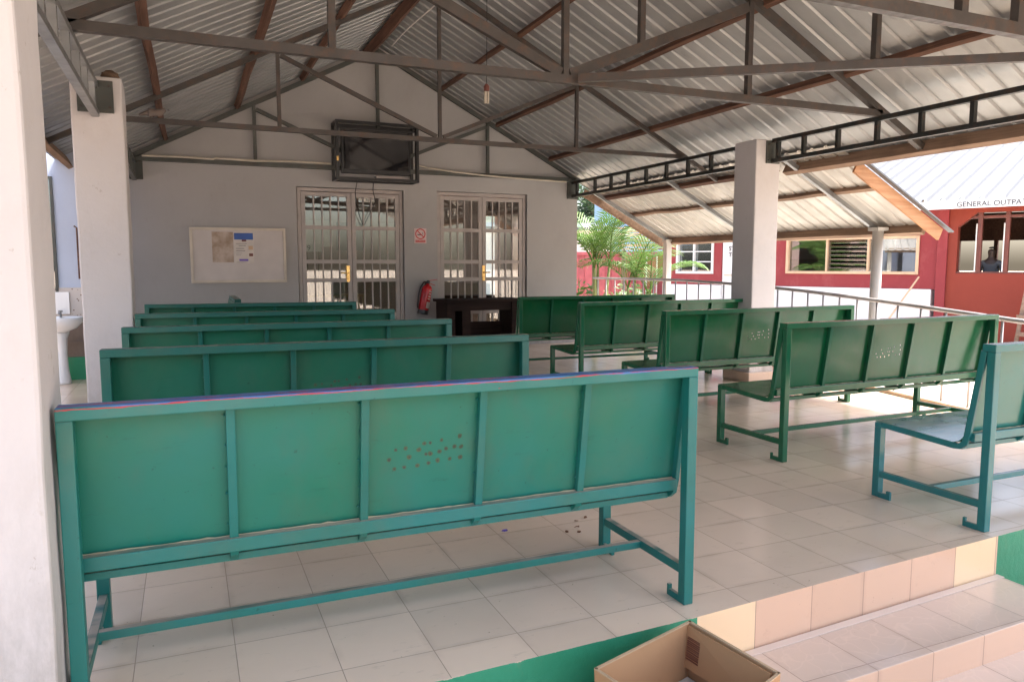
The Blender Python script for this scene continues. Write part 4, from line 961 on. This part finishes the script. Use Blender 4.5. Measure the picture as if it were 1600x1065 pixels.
# ---------------------------------------------------------------- far left background seen past the gable wall
ct = empty('shipping_container', (9.9, 15.6, GZ), rad(-22)); m = MB()
n = 26; L_ = 4.2
for i in range(n):
    x = -2.1+L_*i/n; d = .0 if i % 2 else -.035; m.box(x+.001, x+L_/n-.001, d, 1.9, .05, 1.58)
m.build('corrugated_side', M['container'], ct)
m = MB(); m.box(-2.15,2.15,-.06,1.95,1.58,1.66); m.box(-2.15,2.15,-.06,1.95,0,.05); m.build('edge_rail', M['container'], ct)
for x in (.35,.6,.95,1.2): m = MB(); m.tube([(x,-.07,.05),(x,-.07,1.57)], .018, 8); m.build('lock_rod', M['white_paint'], ct)
tag(ct, 'faded red shipping container behind the palm and the railing', 'container')
pk = empty('plank_stack', (9.6, 13.6, GZ), rad(-20))
random.seed(5)
for k in range(9):
    m = MB(); a = random.uniform(-.03,.03); z = 1.68+k*.055; m.bar((-1.3-random.random()*.2,.0,z+a),(1.0+random.random()*.3,.1,z-a+.02), .16, .035); m.build('plank', M['frame_tan'], pk)
for x in (-1.0, .8): m = MB(); m.bar((x,0.05,0),(x,0.05,1.66), .08, .08); m.build('support', M['timber_eave'], pk)
tag(pk, 'stack of sawn planks on supports in front of the red container', 'planks')
bw = empty('blue_shed', (15.0, 22.6, GZ), rad(-24)); m = MB()
for i in range(30): x = -1.6+4.6*i/30; m.box(x+.001, x+.152, 0 if i % 2 else -.03, 3, 0, 3.75)
m.build('sheet_wall', M['blue_sheet'], bw); m = MB(); m.box(-1.7,3.1,-.2,3.2,3.75,3.82); m.build('roof', M['white_roof'], bw)
tag(bw, 'tall pale blue corrugated shed behind the palm', 'shed')
wl = empty('white_shed', (11.2, 21.0, GZ), rad(-15)); m = MB(); m.box(-2.6,1.25,0,2.5,0,2.42); m.build('wall', M['white_wall'], wl); m = MB(); m.prism([(-.35,2.43),(2.8,2.75),(2.8,2.8),(-.35,2.5)], -2.8, 1.4, 'x'); m.build('roof', M['white_roof'], wl)
tag(wl, 'low white building with a pale sloping roof beyond the red container', 'building')

def tree(name, x, y, z0, h, rx, ry, rzz, nleaf, label, leaf=.16, mt='tree_leaf', seed=1):
    random.seed(seed); r = empty(name, (x, y, z0)); m = MB(); top = Vector((0, 0, h))
    m.tube([(0,0,0),(.05,.02,h*.4),(0,.05,h*.75)], [.16,.12,.06], 8)
    cl = []
    for k in range(14):
        a = random.uniform(0, 6.28); q = random.uniform(.3,.95); c = Vector((math.cos(a)*rx*q, math.sin(a)*ry*q, h+random.uniform(-.6,.8)*rzz)); cl.append((c, random.uniform(.28,.5)))
        m.tube([(0,.03,h*random.uniform(.35,.7)), tuple(c*.5+Vector((0,0,h*.3))), tuple(c)], [.06,.035,.012], 5)
    m.build('trunk', M['bark'], r)
    c_ = MB()
    for i in range(nleaf):
        c, q = random.choice(cl); d = Vector((random.gauss(0,1), random.gauss(0,1), random.gauss(0,1))).normalized()*(random.random()**.4)
        p = c+Vector((d.x*rx*q, d.y*ry*q, d.z*rzz*q*.9)); a1 = Vector((random.gauss(0,1), random.gauss(0,1), random.gauss(0,.6))).normalized(); a2 = a1.orthogonal().normalized(); s1 = leaf*random.uniform(.6,1.3)
        c_.quad(p-a1*s1*.5, p+a2*s1*.25, p+a1*s1*.5, p-a2*s1*.25)
    c_.build('crown', M[mt], r, fix=False); tag(r, label, 'tree', 'trees behind the sheds'); return r
tree('broadleaf_tree', 16.0, 30.5, GZ, 3.0, 2.6, 2.0, 1.3, 5000, 'bushy green tree above the white shed, left of the blue shed', .22, seed=2)
tree('broadleaf_tree', 18.2, 31.0, GZ, 3.9, 1.3, 1.3, 1.9, 3500, 'tall narrow tree directly beside the blue shed', .2, seed=4)
tree('broadleaf_tree', 21.5, 17.5, GZ, 4.9, 1.6, 1.6, 1.2, 1500, 'thin leafy tree whose branches show over the white roof at right', .16, seed=6)

# palms beside the railing
def palm(x, y, z0, nf, h, R, label, seed, lean=(0,0), stems=4, yawc=None):
    random.seed(seed); r = empty('palm_plant', (x, y, z0)); heads = []
    for k in range(stems):
        a = random.uniform(0,6.28); bx_, by_ = .10*math.cos(a), .10*math.sin(a); hh = h*random.uniform(.8,1.05)
        tip = Vector((bx_*2.2+lean[0]*.5, by_*2.2+lean[1]*.5, hh)); m = MB(); m.tube([(bx_,by_,0),tuple(Vector((bx_*1.3,by_*1.3,hh*.5))),tuple(tip)], [.035,.028,.02], 8); m.build('stem', M['stem'], r, smooth=True); heads.append(tip)
    for i in range(nf):
        b0 = heads[i % stems]; az = i*2.399+random.uniform(-.3,.3); ln = R*random.uniform(.75,1.15); el = random.uniform(.95,1.45)
        d = Vector((math.cos(az), math.sin(az), 0)); pts = []; N = 13; p = b0.copy(); ang = el
        for k in range(N):
            pts.append(p.copy()); p = p+(d*math.cos(ang)+Vector((0,0,1))*math.sin(ang))*(ln/N); ang -= random.uniform(.09,.16)
        m = MB(); m.tube(pts, [.010*(1-k/N)+.002 for k in range(N)], 5); side = d.cross(Vector((0,0,1)))
        for k in range(2, N):
            for q in range(2):
                t = q/2; base = pts[k-1].lerp(pts[k], t); f = (k+t)/N; ll = R*.40*math.sin(math.pi*min(1, .12+f*.86))**.7
                tang = (pts[k]-pts[k-1]).normalized()
                for s_ in (-1, 1):
                    dr_ = (side*s_*.8+tang*.75+Vector((0,0,.28))).normalized(); mid = base+dr_*ll*.55; end = base+dr_*ll+Vector((0,0,-ll*.28*random.uniform(.5,1.4)))
                    wv_ = tang*.013; wz = Vector((0,0,.006))
                    n0 = len(m.v); m.v += [base-wv_*.5, base+wv_*.5, mid+wv_+wz, mid-wv_+wz, end]; m.face([n0,n0+1,n0+2,n0+3]); m.face([n0+3,n0+2,n0+4])
        m.build('frond', M['palm_leaf'], r, fix=False)
    tag(r, label, 'palm', 'feathery palms outside the railing'); return r
palm(5.60, 9.75, GZ, 13, 1.42, 1.25, 'feathery green palm right beside the gable wall end, behind the railing', 21)
palm(6.30, 9.8, GZ, 10, 1.05, 1.25, 'feathery palm with drooping fronds beside the pale square post', 33)
def shrub(x, y, rr, hh, label, seed):
    random.seed(seed); r = empty('leafy_shrub', (x, y, GZ)); m = MB()
    for k in range(9): a = random.uniform(0,6.28); m.tube([(0,0,0),(math.cos(a)*rr*.5,math.sin(a)*rr*.5,hh*.6),(math.cos(a)*rr*.8,math.sin(a)*rr*.8,hh*random.uniform(.7,1))], [.012,.009,.004], 5)
    m.build('stems', M['stem'], r); c_ = MB()
    for i in range(420):
        d = Vector((random.gauss(0,1), random.gauss(0,1), random.gauss(0,1))).normalized()*(random.random()**.4); p = Vector((d.x*rr, d.y*rr, hh*.62+d.z*hh*.4)); a1 = Vector((random.gauss(0,1), random.gauss(0,1), .5)).normalized(); a2 = a1.orthogonal().normalized(); s1 = .13*random.uniform(.6,1.3)
        c_.quad(p-a1*s1*.5, p+a2*s1*.2, p+a1*s1*.5, p-a2*s1*.2)
    c_.build('foliage', M['shrub_leaf'], r, fix=False); tag(r, label, 'shrub', 'bright shrubs under the palms'); return r
shrub(5.5, 10.3, .5, 1.1, 'bright green shrub low against the gable wall end', 1)
shrub(6.7, 10.6, .5, 1.05, 'bright green shrub low between the palms and the container', 2)
lb_ = empty('light_blocking_building', (-2.45, 4.5, GZ)); m = MB(); m.box(-.2, 0, -2.7, 5.2, 0, 3.1); m.build('wall', M['side_wall'], lb_)  # building added out of view to cut the light coming from the left
m = MB(); m.box(-.6, .25, -2.8, 5.3, 3.1, 3.2); m.build('roof', M['white_roof'], lb_)
for y_ in (-1.6, 1.0):
    m = MB(); m.box(0, .02, y_, y_+1.2, 1.2, 2.3); w_ = m.build('window', M['steel_grey'], lb_); m = MB(); m.box(.02, .026, y_+.05, y_+1.15, 1.25, 2.25); m.build('pane', M['glass_dark'], w_)
tag(lb_, 'pale blue building added out of view to block light from the left', 'building')

# ---------------------------------------------------------------- scale everything to metres
for me in bpy.data.meshes: me.transform(Matrix.Scale(K, 4))
for o in C.objects:
    if o is cam: continue
    o.location = o.location*K
